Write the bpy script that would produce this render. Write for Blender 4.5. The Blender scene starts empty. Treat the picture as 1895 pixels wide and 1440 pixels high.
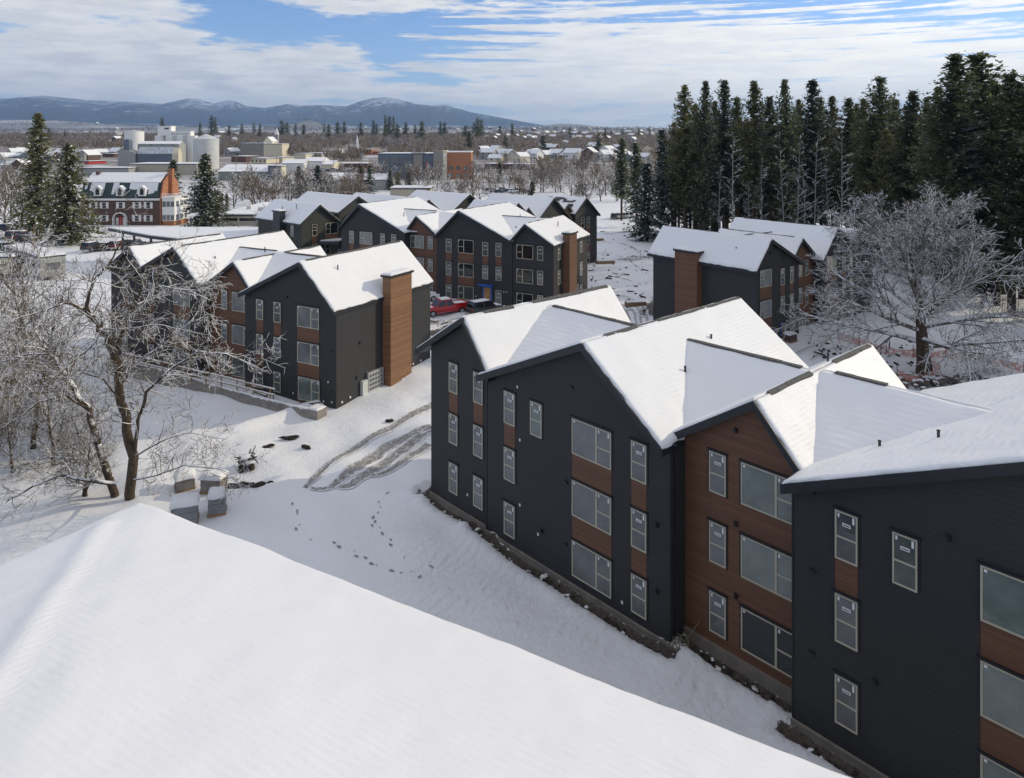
HAZE = 7e-5
import bpy, math, random
import numpy as np
from math import sin, cos, pi, radians, hypot, sqrt, atan2
from mathutils import Vector, noise as mnoise
random.seed(7)
SC = bpy.context.scene
COL = SC.collection
CAMZ, FOC, HOR, CXP = 22.4, 1336.0, 253.5, 947.5

def W(px, d):                     # lateral position of something seen at column px standing d metres away
    return (px - CXP) / FOC * d
def Hz(py, d):                    # height of something seen at row py standing d metres away
    return CAMZ - (py - HOR) / FOC * d

# ------------------------------------------------------------------ mesh builder
class MB:
    def __init__(s):
        s.v = []; s.f = []; s.m = []; s.sm = []
    def add(s, vs, fs, mi=0, smooth=False):
        o = len(s.v); s.v.extend([tuple(p) for p in vs])
        for f in fs:
            s.f.append(tuple(i + o for i in f)); s.m.append(mi); s.sm.append(smooth)
    def box(s, x0, x1, y0, y1, z0, z1, mi=0):
        vs = [(x0,y0,z0),(x1,y0,z0),(x1,y1,z0),(x0,y1,z0),(x0,y0,z1),(x1,y0,z1),(x1,y1,z1),(x0,y1,z1)]
        s.add(vs, [(3,2,1,0),(4,5,6,7),(0,1,5,4),(1,2,6,5),(2,3,7,6),(3,0,4,7)], mi)
    def hexa(s, a, b, mi=0):      # a: four bottom points, b: four top points (ccw from above)
        s.add(list(a) + list(b), [(3,2,1,0),(4,5,6,7),(0,1,5,4),(1,2,6,5),(2,3,7,6),(3,0,4,7)], mi)
    def prism_y(s, poly, y0, y1, mi=0):   # poly of (x,z) ccw seen from -y
        n = len(poly)
        vs = [(x, y0, z) for x, z in poly] + [(x, y1, z) for x, z in poly]
        fs = [tuple(range(n)), tuple(range(2*n-1, n-1, -1))]
        for i in range(n):
            j = (i+1) % n; fs.append((i, i+n, j+n, j))
        s.add(vs, fs, mi)
    def prism_x(s, poly, x0, x1, mi=0):   # poly of (y,z)
        n = len(poly)
        vs = [(x0, y, z) for y, z in poly] + [(x1, y, z) for y, z in poly]
        fs = [tuple(range(n-1,-1,-1)), tuple(range(n, 2*n))]
        for i in range(n):
            j = (i+1) % n; fs.append((i, j, j+n, i+n))
        s.add(vs, fs, mi)
    def prism_z(s, poly, z0, z1, mi=0, smooth=False):
        n = len(poly)
        vs = [(x, y, z0) for x, y in poly] + [(x, y, z1) for x, y in poly]
        s.add(vs, [tuple(range(n-1,-1,-1)), tuple(range(n, 2*n))], mi)
        s.add(vs, [(i, (i+1)%n, (i+1)%n+n, i+n) for i in range(n)], mi, smooth)
    def cyl(s, c, r0, r1, z0, z1, n=12, mi=0, cap=True):
        vs = [(c[0]+r0*cos(2*pi*i/n), c[1]+r0*sin(2*pi*i/n), z0) for i in range(n)] + \
             [(c[0]+r1*cos(2*pi*i/n), c[1]+r1*sin(2*pi*i/n), z1) for i in range(n)]
        s.add(vs, [(i,(i+1)%n,(i+1)%n+n,i+n) for i in range(n)], mi, True)
        if cap: s.add(vs, [tuple(range(n-1,-1,-1)), tuple(range(n,2*n))], mi)
    def tube(s, pts, rad, n=5, mi=0, smooth=True):
        pts = [Vector(p) for p in pts]; k = len(pts)
        if not hasattr(rad, '__len__'): rad = [rad]*k
        o = len(s.v); up = Vector((0.13,0.21,1)).normalized()
        for i, p in enumerate(pts):
            d = pts[min(i+1,k-1)] - pts[max(i-1,0)]
            if d.length < 1e-9: d = Vector((0,0,1))
            d.normalize()
            a = d.cross(up)
            if a.length < .05: a = d.cross(Vector((1,0,0)))
            a.normalize(); b = d.cross(a)
            for j in range(n):
                t = 2*pi*j/n; q = p + (a*cos(t) + b*sin(t))*rad[i]; s.v.append((q.x,q.y,q.z))
        for i in range(k-1):
            for j in range(n):
                s.f.append((o+i*n+j, o+i*n+(j+1)%n, o+(i+1)*n+(j+1)%n, o+(i+1)*n+j)); s.m.append(mi); s.sm.append(smooth)
        if n > 3:
            s.f.append(tuple(o+j for j in range(n))); s.m.append(mi); s.sm.append(False)
            s.f.append(tuple(o+(k-1)*n+j for j in range(n-1,-1,-1))); s.m.append(mi); s.sm.append(False)
    def blob(s, c, r, n=7, m=5, mi=0, jit=.2, rng=random):
        rx, ry, rz = (r if hasattr(r,'__len__') else (r,r,r)); o = len(s.v)
        for i in range(m+1):
            th = pi*i/m
            for j in range(n):
                ph = 2*pi*j/n; k = 1 + jit*(rng.random()-.5)*2
                s.v.append((c[0]+rx*k*sin(th)*cos(ph), c[1]+ry*k*sin(th)*sin(ph), c[2]+rz*k*cos(th)))
        for i in range(m):
            for j in range(n):
                s.f.append((o+i*n+j, o+(i+1)*n+j, o+(i+1)*n+(j+1)%n, o+i*n+(j+1)%n)); s.m.append(mi); s.sm.append(True)
    def build(s, name, mats, parent=None, loc=None, rz=0):
        me = bpy.data.meshes.new(name); me.from_pydata(s.v, [], s.f)
        for m in (mats if isinstance(mats,(list,tuple)) else [mats]): me.materials.append(m)
        me.polygons.foreach_set('material_index', s.m)
        me.polygons.foreach_set('use_smooth', s.sm)
        me.update()
        return link(name, me, parent, loc, rz)

def link(name, me, parent=None, loc=None, rz=0):
    o = bpy.data.objects.new(name, me); COL.objects.link(o)
    if parent: o.parent = parent
    if loc: o.location = loc
    if rz: o.rotation_euler = (0,0,rz)
    return o
def empty(name, loc, rz=0):
    o = bpy.data.objects.new(name, None); COL.objects.link(o); o.location = loc; o.rotation_euler = (0,0,rz); return o
LABELS = {}
def tag(o, label, cat, group=None, kind=None):
    o['label'] = label; o['category'] = cat
    if group: o['group'] = group
    if kind: o['kind'] = kind
    return o
def struct(o, kind='structure'):
    o['kind'] = kind; return o
def copy_tree(o, parent=None):
    c = o.copy(); COL.objects.link(c)
    if parent: c.parent = parent
    for ch in list(o.children): copy_tree(ch, c)
    return c
ORD = 'first second third fourth fifth sixth seventh eighth ninth tenth eleventh twelfth thirteenth fourteenth fifteenth sixteenth seventeenth eighteenth nineteenth twentieth'.split()
def ordn(i):
    if i < 20: return ORD[i]
    tens = ['','','twenty','thirty','forty','fifty','sixty','seventy','eighty','ninety'][(i+1)//10]; u_ = (i+1)%10
    return tens+'-'+ORD[u_-1] if u_ else tens[:-1]+'ieth'

# ------------------------------------------------------------------ materials
class NT:
    def __init__(s, name):
        s.mat = bpy.data.materials.new(name); s.mat.use_nodes = True; s.t = s.mat.node_tree
        s.b = s.t.nodes['Principled BSDF']; s.out = s.t.nodes['Material Output']
        s.tc = s.n('ShaderNodeTexCoord')
    def n(s, typ, **kw):
        nd = s.t.nodes.new(typ)
        for k, v in kw.items(): setattr(nd, k, v)
        return nd
    def l(s, a, b): s.t.links.new(a, b)
    def noise(s, scale, detail=4, rough=.55, vec=None, dim='3D'):
        nd = s.n('ShaderNodeTexNoise'); nd.inputs['Scale'].default_value = scale
        nd.inputs['Detail'].default_value = detail; nd.inputs['Roughness'].default_value = rough
        s.l(vec if vec is not None else s.tc.outputs['Object'], nd.inputs['Vector']); return nd.outputs['Fac']
    def mapv(s, vec, scale=(1,1,1), loc=(0,0,0), rot=(0,0,0)):
        nd = s.n('ShaderNodeMapping'); nd.inputs['Scale'].default_value = scale; nd.inputs['Location'].default_value = loc
        nd.inputs['Rotation'].default_value = rot; s.l(vec, nd.inputs['Vector']); return nd.outputs['Vector']
    def math(s, op, a, b=None, c=None, clamp=False):
        nd = s.n('ShaderNodeMath', operation=op); nd.use_clamp = clamp
        for i, x in enumerate((a, b, c)):
            if x is None: continue
            if hasattr(x, 'is_linked'): s.l(x, nd.inputs[i])
            else: nd.inputs[i].default_value = x
        return nd.outputs[0]
    def ramp(s, fac, stops):
        nd = s.n('ShaderNodeValToRGB'); e = nd.color_ramp.elements
        e[0].position, e[0].color = stops[0][0], (*stops[0][1],1) if len(stops[0][1])==3 else stops[0][1]
        e[1].position, e[1].color = stops[1][0], (*stops[1][1],1)
        for p, c in stops[2:]:
            q = e.new(p); q.color = (*c,1)
        s.l(fac, nd.inputs['Fac']); return nd.outputs['Color']
    def smooth(s, v, lo, hi):
        nd = s.n('ShaderNodeMapRange', interpolation_type='SMOOTHSTEP'); s.l(v, nd.inputs['Value'])
        nd.inputs['From Min'].default_value = lo; nd.inputs['From Max'].default_value = hi; return nd.outputs['Result']
    def mix(s, fac, a, b):
        nd = s.n('ShaderNodeMix', data_type='RGBA')
        for x, i in ((fac,0),(a,6),(b,7)):
            if hasattr(x, 'is_linked'): s.l(x, nd.inputs[i])
            else: nd.inputs[i].default_value = x if i == 0 else (*x,1)
        return nd.outputs[2]
    def bump(s, h, strength=.3, dist=.05, nrm=None):
        nd = s.n('ShaderNodeBump'); nd.inputs['Strength'].default_value = strength; nd.inputs['Distance'].default_value = dist
        s.l(h, nd.inputs['Height'])
        if nrm is not None: s.l(nrm, nd.inputs['Normal'])
        return nd.outputs['Normal']
    def base(s, c):
        if hasattr(c, 'is_linked'): s.l(c, s.b.inputs['Base Color'])
        else: s.b.inputs['Base Color'].default_value = (*c,1)
    def set(s, **kw):
        for k, v in kw.items():
            nm = {'rough':'Roughness','metal':'Metallic','spec':'Specular IOR Level','ior':'IOR','trans':'Transmission Weight','normal':'Normal','coat':'Coat Weight'}[k]
            if hasattr(v, 'is_linked'): s.l(v, s.b.inputs[nm])
            else: s.b.inputs[nm].default_value = v
        return s.mat

M = {}
def plain(name, col, rough=.7, var=.15, scale=3, metal=0, bump=0):
    t = NT(name); n = t.noise(scale, 5)
    c = t.ramp(n, [(.3, tuple(x*(1-var) for x in col)), (.7, tuple(min(1,x*(1+var)) for x in col))])
    t.base(c); t.set(rough=rough, metal=metal)
    if bump: t.set(normal=t.bump(t.noise(scale*6, 4), bump, .02))
    M[name] = t.mat; return t.mat

SNOW = (.74,.74,.745)
def snow_roof(name, rows=42, rowstr=.25, lump=.5, dist=.05):
    t = NT(name); obj = t.tc.outputs['Object']
    sep = t.n('ShaderNodeSeparateXYZ'); t.l(obj, sep.inputs[0])
    wob = t.noise(.9, 2)
    z = t.math('ADD', t.math('MULTIPLY', sep.outputs['Z'], rows), t.math('MULTIPLY', wob, 3.0))
    w = t.math('SINE', z)
    brk = t.smooth(t.noise(1.6, 3), .35, .75)
    w = t.math('MULTIPLY', w, brk)
    h = t.math('ADD', t.math('MULTIPLY', w, rowstr), t.math('MULTIPLY', t.noise(2.2, 5, .6), lump))
    h = t.math('ADD', h, t.math('MULTIPLY', t.noise(14, 4, .6), lump*.25))
    t.base(t.mix(t.noise(.5, 3), (.71,.712,.715), (.745,.745,.747)))
    t.set(rough=.55, spec=.25, normal=t.bump(h, .55, dist)); M[name] = t.mat; return t.mat
snow_roof('snow_roof'); snow_roof('snow_plain', 20, .05, .8, .08)

def snow_near():
    t = NT('snow_near_roof'); obj = t.tc.outputs['Object']
    # shingle tabs telegraph through: courses along x and y with broken tab columns
    a = t.mapv(obj, (1,1,1)); sep = t.n('ShaderNodeSeparateXYZ'); t.l(a, sep.inputs[0])
    ny_ = t.math('MULTIPLY', sep.outputs['Y'], -1.0); de = t.math('MINIMUM', sep.outputs['X'], ny_); al = t.math('MAXIMUM', sep.outputs['X'], ny_)
    r = t.math('SINE', t.math('ADD', t.math('MULTIPLY', de, 27), t.math('MULTIPLY', t.noise(.5, 2), 2.5)))
    c = t.math('MULTIPLY', t.math('SUBTRACT', t.noise(3.2, 3, .6), .5), 3.0)
    m = t.smooth(t.noise(.22, 3), .15, .65)
    h = t.math('MULTIPLY', t.math('ADD', t.math('MULTIPLY', r, .075), t.math('MULTIPLY', t.math('MULTIPLY', r, c), .20)), m)
    h = t.math('ADD', h, t.math('MULTIPLY', t.noise(1.1, 5, .55), 1.6))
    h = t.math('ADD', h, t.math('MULTIPLY', t.noise(30, 3), .08))
    t.base((.725,.727,.732)); t.set(rough=.5, spec=.3, normal=t.bump(h, .42, .05)); M['snow_near_roof'] = t.mat
snow_near()

def siding(name, col, lap=.2, var=.12, rough=.62, strength=.35, wood=False):
    t = NT(name); obj = t.tc.outputs['Object']; sep = t.n('ShaderNodeSeparateXYZ'); t.l(obj, sep.inputs[0])
    fr = t.math('FRACT', t.math('DIVIDE', sep.outputs['Z'], lap))
    gro = t.smooth(fr, .0, .12)
    pl = t.math('FLOOR', t.math('DIVIDE', sep.outputs['Z'], lap))
    wn = t.n('ShaderNodeTexWhiteNoise', noise_dimensions='1D'); t.l(pl, wn.inputs['W'])
    n = t.noise(.7 if not wood else 1.4, 5, .6, vec=t.mapv(obj, (1,1,1) if not wood else (1,1,7)))
    v = t.math('ADD', t.math('MULTIPLY', n, .6), t.math('MULTIPLY', wn.outputs['Value'], .4 if wood else .12))
    c = t.ramp(v, [(.2, tuple(x*(1-var) for x in col)), (.8, tuple(x*(1+var) for x in col))])
    # pale scuffs and smears where boards were handled
    sc = t.smooth(t.noise(1.1, 8, .75, vec=t.mapv(obj, (.6,.6,2.6))), .66, .84)
    c = t.mix(t.math('MULTIPLY', sc, .28), c, tuple(min(1,x*2+.10) for x in col))
    c = t.mix(gro, tuple(x*.40 for x in col), c)
    h = t.math('ADD', gro, t.math('MULTIPLY', t.noise(9, 4), .12))
    t.base(c); t.set(rough=rough, spec=.35, normal=t.bump(h, strength, .012)); M[name] = t.mat
siding('siding_dark', (.034,.0335,.0345))
siding('siding_olive', (.042,.043,.036))
siding('siding_brown', (.142,.068,.038), .15, .20, .55, .4, True)
siding('cedar', (.215,.108,.052), .11, .34, .55, .5, True)
plain('fascia', (.014,.016,.020), .5, .2)
plain('trim_dark', (.012,.014,.018), .5, .1)
plain('vinyl', (.46,.43,.33), .45, .06)
plain('shingle_dark', (.085,.082,.076), .9, .5, 8, 0, .6)
plain('concrete', (.23,.21,.185), .85, .25, 2, 0, .3)
plain('concrete_light', (.20,.175,.145), .85, .2, 2, 0, .3)
plain('mud', (.028,.020,.014), .9, .5, 4, 0, .8)
plain('bare_wood', (.27,.17,.085), .7, .3, 6)
plain('door_tan', (.36,.20,.07), .6, .2, 4)
plain('tape_blue', (.02,.10,.40), .5, .1)
plain('metal_grey', (.35,.36,.36), .45, .1, 3, .3)
plain('metal_dark', (.05,.05,.055), .45, .2, 3, .4)
plain('white_paint', (.74,.73,.70), .5, .05)
plain('plastic_white', (.78,.78,.78), .4, .04)
plain('wrap_grey', (.20,.205,.21), .4, .2, 2, 0, .6)
plain('bark', (.060,.043,.028), .95, .55, 7, 0, 1.0)
plain('brick', (.105,.060,.048), .85, .35, 1.2)
plain('brick_orange', (.34,.14,.065), .85, .25, 1.5)
plain('cream', (.60,.54,.40), .7, .08)
plain('tan', (.40,.36,.28), .8, .1)
plain('stucco_grey', (.30,.30,.28), .8, .1)
plain('steel_blue', (.10,.125,.165), .55, .15, 1)
plain('steel_pale', (.50,.51,.49), .5, .08, .3)
plain('green_roof', (.018,.045,.045), .6, .2)
plain('asphalt', (.045,.046,.05), .9, .3, 1, 0, .3)
plain('red_paint', (.38,.012,.014), .28, .1)
plain('black_rubber', (.012,.012,.012), .85, .1)
plain('orange_plastic', (.75,.22,.16), .6, .1)
for nm, c in dict(paint_black=(.02,.02,.022), paint_white=(.7,.7,.7), paint_silver=(.35,.36,.38), paint_blue=(.03,.05,.12), paint_maroon=(.12,.02,.02), paint_green=(.03,.07,.05)).items():
    plain(nm, c, .3, .05)

def glass(name, col, rough=.06, ior=1.9):
    t = NT(name); n = t.noise(.55, 4)
    oi = t.n('ShaderNodeObjectInfo'); nn = t.math('ADD', n, t.math('MULTIPLY', t.math('SUBTRACT', oi.outputs['Random'], .5), .35))
    gv = t.n('ShaderNodeVectorMath', operation='MULTIPLY_ADD'); t.l(t.tc.outputs['Object'], gv.inputs[0]); gv.inputs[1].default_value = (1,1,1); t.l(oi.outputs['Random'], gv.inputs[2])
    t.base(t.ramp(nn, [(.25, tuple(x*.5 for x in col)), (.75, tuple(x*1.6 for x in col))]))  # grey reflections put into the pane colour, varied in patches and per object
    t.set(rough=rough, spec=.5, ior=ior, normal=t.bump(t.noise(1.3, 3), .22, .03)); M[name] = t.mat
glass('glass', (.105,.112,.115)); glass('glass_green', (.12,.145,.135)); glass('glass_dark', (.012,.014,.016), .05, 1.6); glass('car_glass', (.01,.012,.014), .05, 1.5)

def bark_snow(name, col, lo=.25, hi=.5, amt=1.0):
    t = NT(name); g = t.n('ShaderNodeNewGeometry'); sep = t.n('ShaderNodeSeparateXYZ'); t.l(g.outputs['True Normal'], sep.inputs[0])
    n = t.noise(2.2, 3, .6)
    f = t.smooth(t.math('ADD', sep.outputs['Z'], t.math('MULTIPLY', t.math('SUBTRACT', n, .5), 1.1)), lo, hi)
    f = t.math('MULTIPLY', f, amt)
    b = t.ramp(t.noise(6, 4), [(.3, tuple(x*.6 for x in col)), (.7, tuple(x*1.5 for x in col))])
    t.base(t.mix(f, b, SNOW)); t.set(rough=.85, spec=.2); M[name] = t.mat
bark_snow('bark_snow', (.065,.047,.032), .42, .62)
bark_snow('twig_snow', (.115,.084,.050), .26, .48)
bark_snow('twig_frost', (.12,.105,.088), .06, .38)
bark_snow('twig_brown', (.13,.09,.06), .45, .75, .7)
bark_snow('birch', (.20,.20,.19), .1, .6)
def leafy(name, col, var=.5, rough=.8):
    t = NT(name); oi = t.n('ShaderNodeObjectInfo')
    n = t.noise(.9, 4)
    c = t.ramp(n, [(.3, tuple(x*(1-var) for x in col)), (.7, tuple(x*(1+var) for x in col))])
    hs = t.n('ShaderNodeHueSaturation'); t.l(c, hs.inputs['Color'])
    t.l(t.math('ADD', .75, t.math('MULTIPLY', oi.outputs['Random'], .6)), hs.inputs['Value'])
    t.base(hs.outputs['Color']); t.set(rough=rough, spec=.2)
    tl = t.n('ShaderNodeBsdfTranslucent'); t.l(hs.outputs['Color'], tl.inputs['Color']); ms = t.n('ShaderNodeMixShader'); ms.inputs[0].default_value = .48
    t.l(t.b.outputs[0], ms.inputs[1]); t.l(tl.outputs[0], ms.inputs[2]); t.l(ms.outputs[0], t.out.inputs['Surface']); M[name] = t.mat
leafy('needles', (.100,.115,.058)); leafy('needles_blue', (.085,.105,.072)); leafy('needles_olive', (.14,.14,.062))
leafy('thicket', (.34,.26,.175), .4)
plain('snow_clump', SNOW, .7, .04, 1)
# ------------------------------------------------------------------ camera, sun, sky, air
cam = bpy.data.cameras.new('camera'); camo = bpy.data.objects.new('camera', cam); COL.objects.link(camo)
camo.location = (0, 0, CAMZ); camo.rotation_euler = (pi/2, 0, 0)
cam.sensor_width = 36; cam.lens = FOC/1895*36; cam.shift_y = -(720-HOR)/1895; cam.clip_start = .3; cam.clip_end = 40000
SC.camera = camo
SC.cycles.max_bounces = 5; SC.cycles.diffuse_bounces = 3; SC.cycles.glossy_bounces = 2; SC.cycles.volume_bounces = 0
SC.view_settings.view_transform = 'Standard'; SC.view_settings.look = 'None'; SC.view_settings.exposure = 0.10; SC.view_settings.gamma = 1

SUN_AZ, SUN_EL = 72.0, 24.0            # azimuth from +Y towards +X
sl = bpy.data.lights.new('sun', 'SUN'); sl.energy = 2.8; sl.angle = radians(.6); sl.color = (1, .885, .66)
so = bpy.data.objects.new('sun', sl); COL.objects.link(so)
sd = Vector((sin(radians(SUN_AZ))*cos(radians(SUN_EL)), cos(radians(SUN_AZ))*cos(radians(SUN_EL)), sin(radians(SUN_EL))))
so.rotation_euler = sd.to_track_quat('Z', 'Y').to_euler(); so.location = (60, 20, 60)

wd = bpy.data.worlds.new('World'); SC.world = wd; wd.use_nodes = True
t = wd.node_tree; t.nodes.clear()
class WN(NT):
    def __init__(s, tree): s.t = tree; s.tc = s.n('ShaderNodeTexCoord')
w = WN(t)
sky = w.n('ShaderNodeTexSky', sky_type='NISHITA'); sky.sun_disc = False
sky.sun_elevation = radians(SUN_EL); sky.sun_rotation = radians(SUN_AZ); sky.altitude = 800; sky.air_density = 1.0; sky.dust_density = .6; sky.ozone_density = 1.5
gen = w.tc.outputs['Generated']
sep = w.n('ShaderNodeSeparateXYZ'); w.l(gen, sep.inputs[0])
X, Y, Z = sep.outputs
zc = w.math('MAXIMUM', Z, 0.0)
az = w.math('ARCTAN2', X, Y)                       # 0 straight ahead, + right
el = w.math('ARCSINE', zc)
# domain: clouds as thin layers seen edge on -> stretched along azimuth
def comb(a, b, c=0.0):
    nd = w.n('ShaderNodeCombineXYZ')
    for i, x in enumerate((a, b, c)):
        if hasattr(x, 'is_linked'): w.l(x, nd.inputs[i])
        else: nd.inputs[i].default_value = x
    return nd.outputs[0]
dz = w.math('ADD', zc, .055)
pl = comb(w.math('DIVIDE', X, dz), w.math('DIVIDE', Y, dz))
warp = w.n('ShaderNodeTexNoise'); warp.inputs['Scale'].default_value = .5; warp.inputs['Detail'].default_value = 3; w.l(pl, warp.inputs['Vector'])
vm = w.n('ShaderNodeVectorMath', operation='MULTIPLY_ADD'); w.l(warp.outputs['Color'], vm.inputs[0]); vm.inputs[1].default_value = (.9,.9,0); w.l(pl, vm.inputs[2])
n1 = w.noise(.55, 9, .60, vec=w.mapv(vm.outputs[0], (.55, 1, 1), (3.1, 1.7, 0)))
n2 = w.noise(9.0, 10, .64, vec=comb(w.math('MULTIPLY', az, 1.25), w.math('MULTIPLY', el, 6.5), 4.2))
ns = w.noise(5.0, 6, .55, vec=comb(w.math('MULTIPLY', az, .8), w.math('MULTIPLY', el, 26), 1.2))
base = w.math('ADD', w.math('MULTIPLY', n1, .42), w.math('MULTIPLY', n2, .58))
def blob(a0, e0, sa, se, amp):                     # broad weather pattern: where the cloud banks lie
    da = w.math('DIVIDE', w.math('SUBTRACT', az, a0), sa); de = w.math('DIVIDE', w.math('SUBTRACT', el, e0), se)
    r = w.math('ADD', w.math('MULTIPLY', da, da), w.math('MULTIPLY', de, de))
    return w.math('MULTIPLY', w.math('EXPONENT', w.math('MULTIPLY', r, -1)), amp)
SKYM = (.088, .110, .150)
BLOBS = [(-.47,.080,.34,.055,.27),(-.62,.160,.22,.035,.17),(-.34,.150,.07,.028,-.30),(-.17,.172,.13,.016,.14),(-.07,.115,.12,.032,-.30),
 (-.12,.155,.10,.014,-.16),(.02,.045,.2,.03,.12),(.30,.165,.40,.022,.05),(.45,.130,.30,.012,-.22),(.20,.075,.35,.03,.04)]
bias = .0
for b in BLOBS: bias = w.math('ADD', bias, blob(*b))
cov = w.math('ADD', base, bias)
mask = w.smooth(cov, .52, .63)
thick = w.smooth(cov, .62, .95)
# streaky bright stratus on the right
sb = w.math('ADD', ns, blob(.36, .085, .38, .055, .27)); sb = w.math('ADD', sb, blob(.10,.13,.25,.05,.10)); sb = w.math('ADD', sb, blob(-.5,.1,.3,.3,-.5))
sb = w.math('ADD', sb, w.math('MULTIPLY', w.math('SUBTRACT', n2, .5), .55))
smask = w.smooth(sb, .49, .62)
rt = w.smooth(az, -.35, .6)
lit = w.mix(rt, (.86,.85,.83), (1.36,1.29,1.13))
shd = w.mix(rt, (.46,.49,.56), (.92,.91,.90))
detail = w.smooth(w.noise(9, 10, .64, vec=comb(w.math('MULTIPLY', az, 1.4), w.math('MULTIPLY', el, 8), 9.1)), .38, .62)
ccol = w.mix(detail, shd, lit)
ccol = w.mix(w.math('ADD', .35, w.math('MULTIPLY', thick, .5)), lit, ccol)
skyc = w.n('ShaderNodeMix', data_type='RGBA', blend_type='MULTIPLY'); skyc.inputs[0].default_value = 1
w.l(sky.outputs[0], skyc.inputs[6]); skyc.inputs[7].default_value = (SKYM[0], SKYM[1], SKYM[2], 1)
s1 = w.mix(w.math('MULTIPLY', mask, .93), skyc.outputs[2], ccol)
s2 = w.mix(w.math('MULTIPLY', smask, .9), s1, w.mix(w.math('MULTIPLY', detail, .75), w.mix(.5, shd, lit), lit))
hz = w.math('MULTIPLY', w.math('EXPONENT', w.math('MULTIPLY', el, -34)), .60)
s3 = w.mix(hz, s2, w.mix(rt, (.62,.66,.73), (1.2,1.12,.98)))
# unseen bright cloud added above the frame to lift the light in the shade
up_ = w.smooth(el, .24, .62); fill_deck = w.smooth(w.noise(2.2, 5, .6, vec=pl), .30, .62)
s3 = w.mix(w.math('MULTIPLY', up_, .92), s3, w.mix(fill_deck, (.48,.53,.71), (.83,.82,.83)))
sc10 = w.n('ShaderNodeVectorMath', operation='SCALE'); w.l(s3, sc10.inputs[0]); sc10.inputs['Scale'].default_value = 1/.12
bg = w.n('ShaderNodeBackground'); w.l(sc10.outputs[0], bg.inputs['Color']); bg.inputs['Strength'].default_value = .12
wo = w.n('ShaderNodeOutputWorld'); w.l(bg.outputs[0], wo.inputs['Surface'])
# ------------------------------------------------------------------ terrain
def sstep(x, a, b):
    t = np.clip((np.asarray(x, float)-a)/(b-a), 0, 1); return t*t*(3-2*t)
_py = [0, 45, 58, 72, 86, 110, 150, 200, 300, 400, 480, 700, 1000, 1400, 2500, 4500, 9500, 20000]
_pz = [0, 0, 0.0, .55, .9, .85, .5, -1.4, -2.2, -1, 1.5, 6.5, 13.5, 23, 48, 78, 138, 180]
_lr = np.random.RandomState(3); _LK = _lr.uniform(-1.6, 1.6, (60,2)); _LP = _lr.uniform(0, 6.28, 60)
def lumps(x, y):
    out = np.zeros(np.shape(x))
    for (kx, ky), ph in zip(_LK, _LP): out = out + np.sin(kx*x+ky*y+ph)
    return .011*out*((y < 200) & (np.abs(x) < 200))
def gz(x, y):
    x = np.asarray(x, float); y = np.asarray(y, float)
    d = np.maximum(y, 0)
    z = np.interp(d, _py, _pz)
    near = 1 - sstep(y, 85, 115)
    z = z - 1.1*sstep(-x, 22, 40)*near                      # falls away to the left
    z = z - .35*sstep(-x, 10, 20)*(1-sstep(y, 66, 80))
    z = z + .8*sstep(x, 18, 34)*(1-sstep(y, 70, 95))
    # ploughed snow banks beside the road
    z = z + .55*np.exp(-((y-(62.0+(x+15)*1.0))/1.0)**2)*sstep(-x, 14.0, 16)*(1-sstep(-x, 21, 24))*(1-sstep(y,70,80))
    az = np.arctan2(x, np.maximum(y, 1))
    far = sstep(d, 1500, 3000)
    z = z + far*sstep(-az, .45, .6)*55*sstep(d,2000,5000)*(1-sstep(d,8000,9500))
    z = z + 40*np.exp(-((az+.275)/.022)**2-((d-3200)/500)**2)
    z = z + 34*np.exp(-((az-.075)/.05)**2-((d-5200)/900)**2)
    z = z + far*8*np.sin(x*.0013+1)*np.sin(y*.0011) + lumps(x, y)
    return z
def gzf(x, y): return float(gz(x, y))
def axis(lo, hi, step, out, ratio=1.07, lim=None):
    a = list(np.arange(lo, hi+1e-6, step)); s = step; v = hi
    while v < out[1]: s *= ratio; v += s; a.append(v)
    s = step; v = lo; pre = []
    while v > out[0]: s *= ratio; v -= s; pre.append(v)
    return np.array(pre[::-1] + a)
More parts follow.
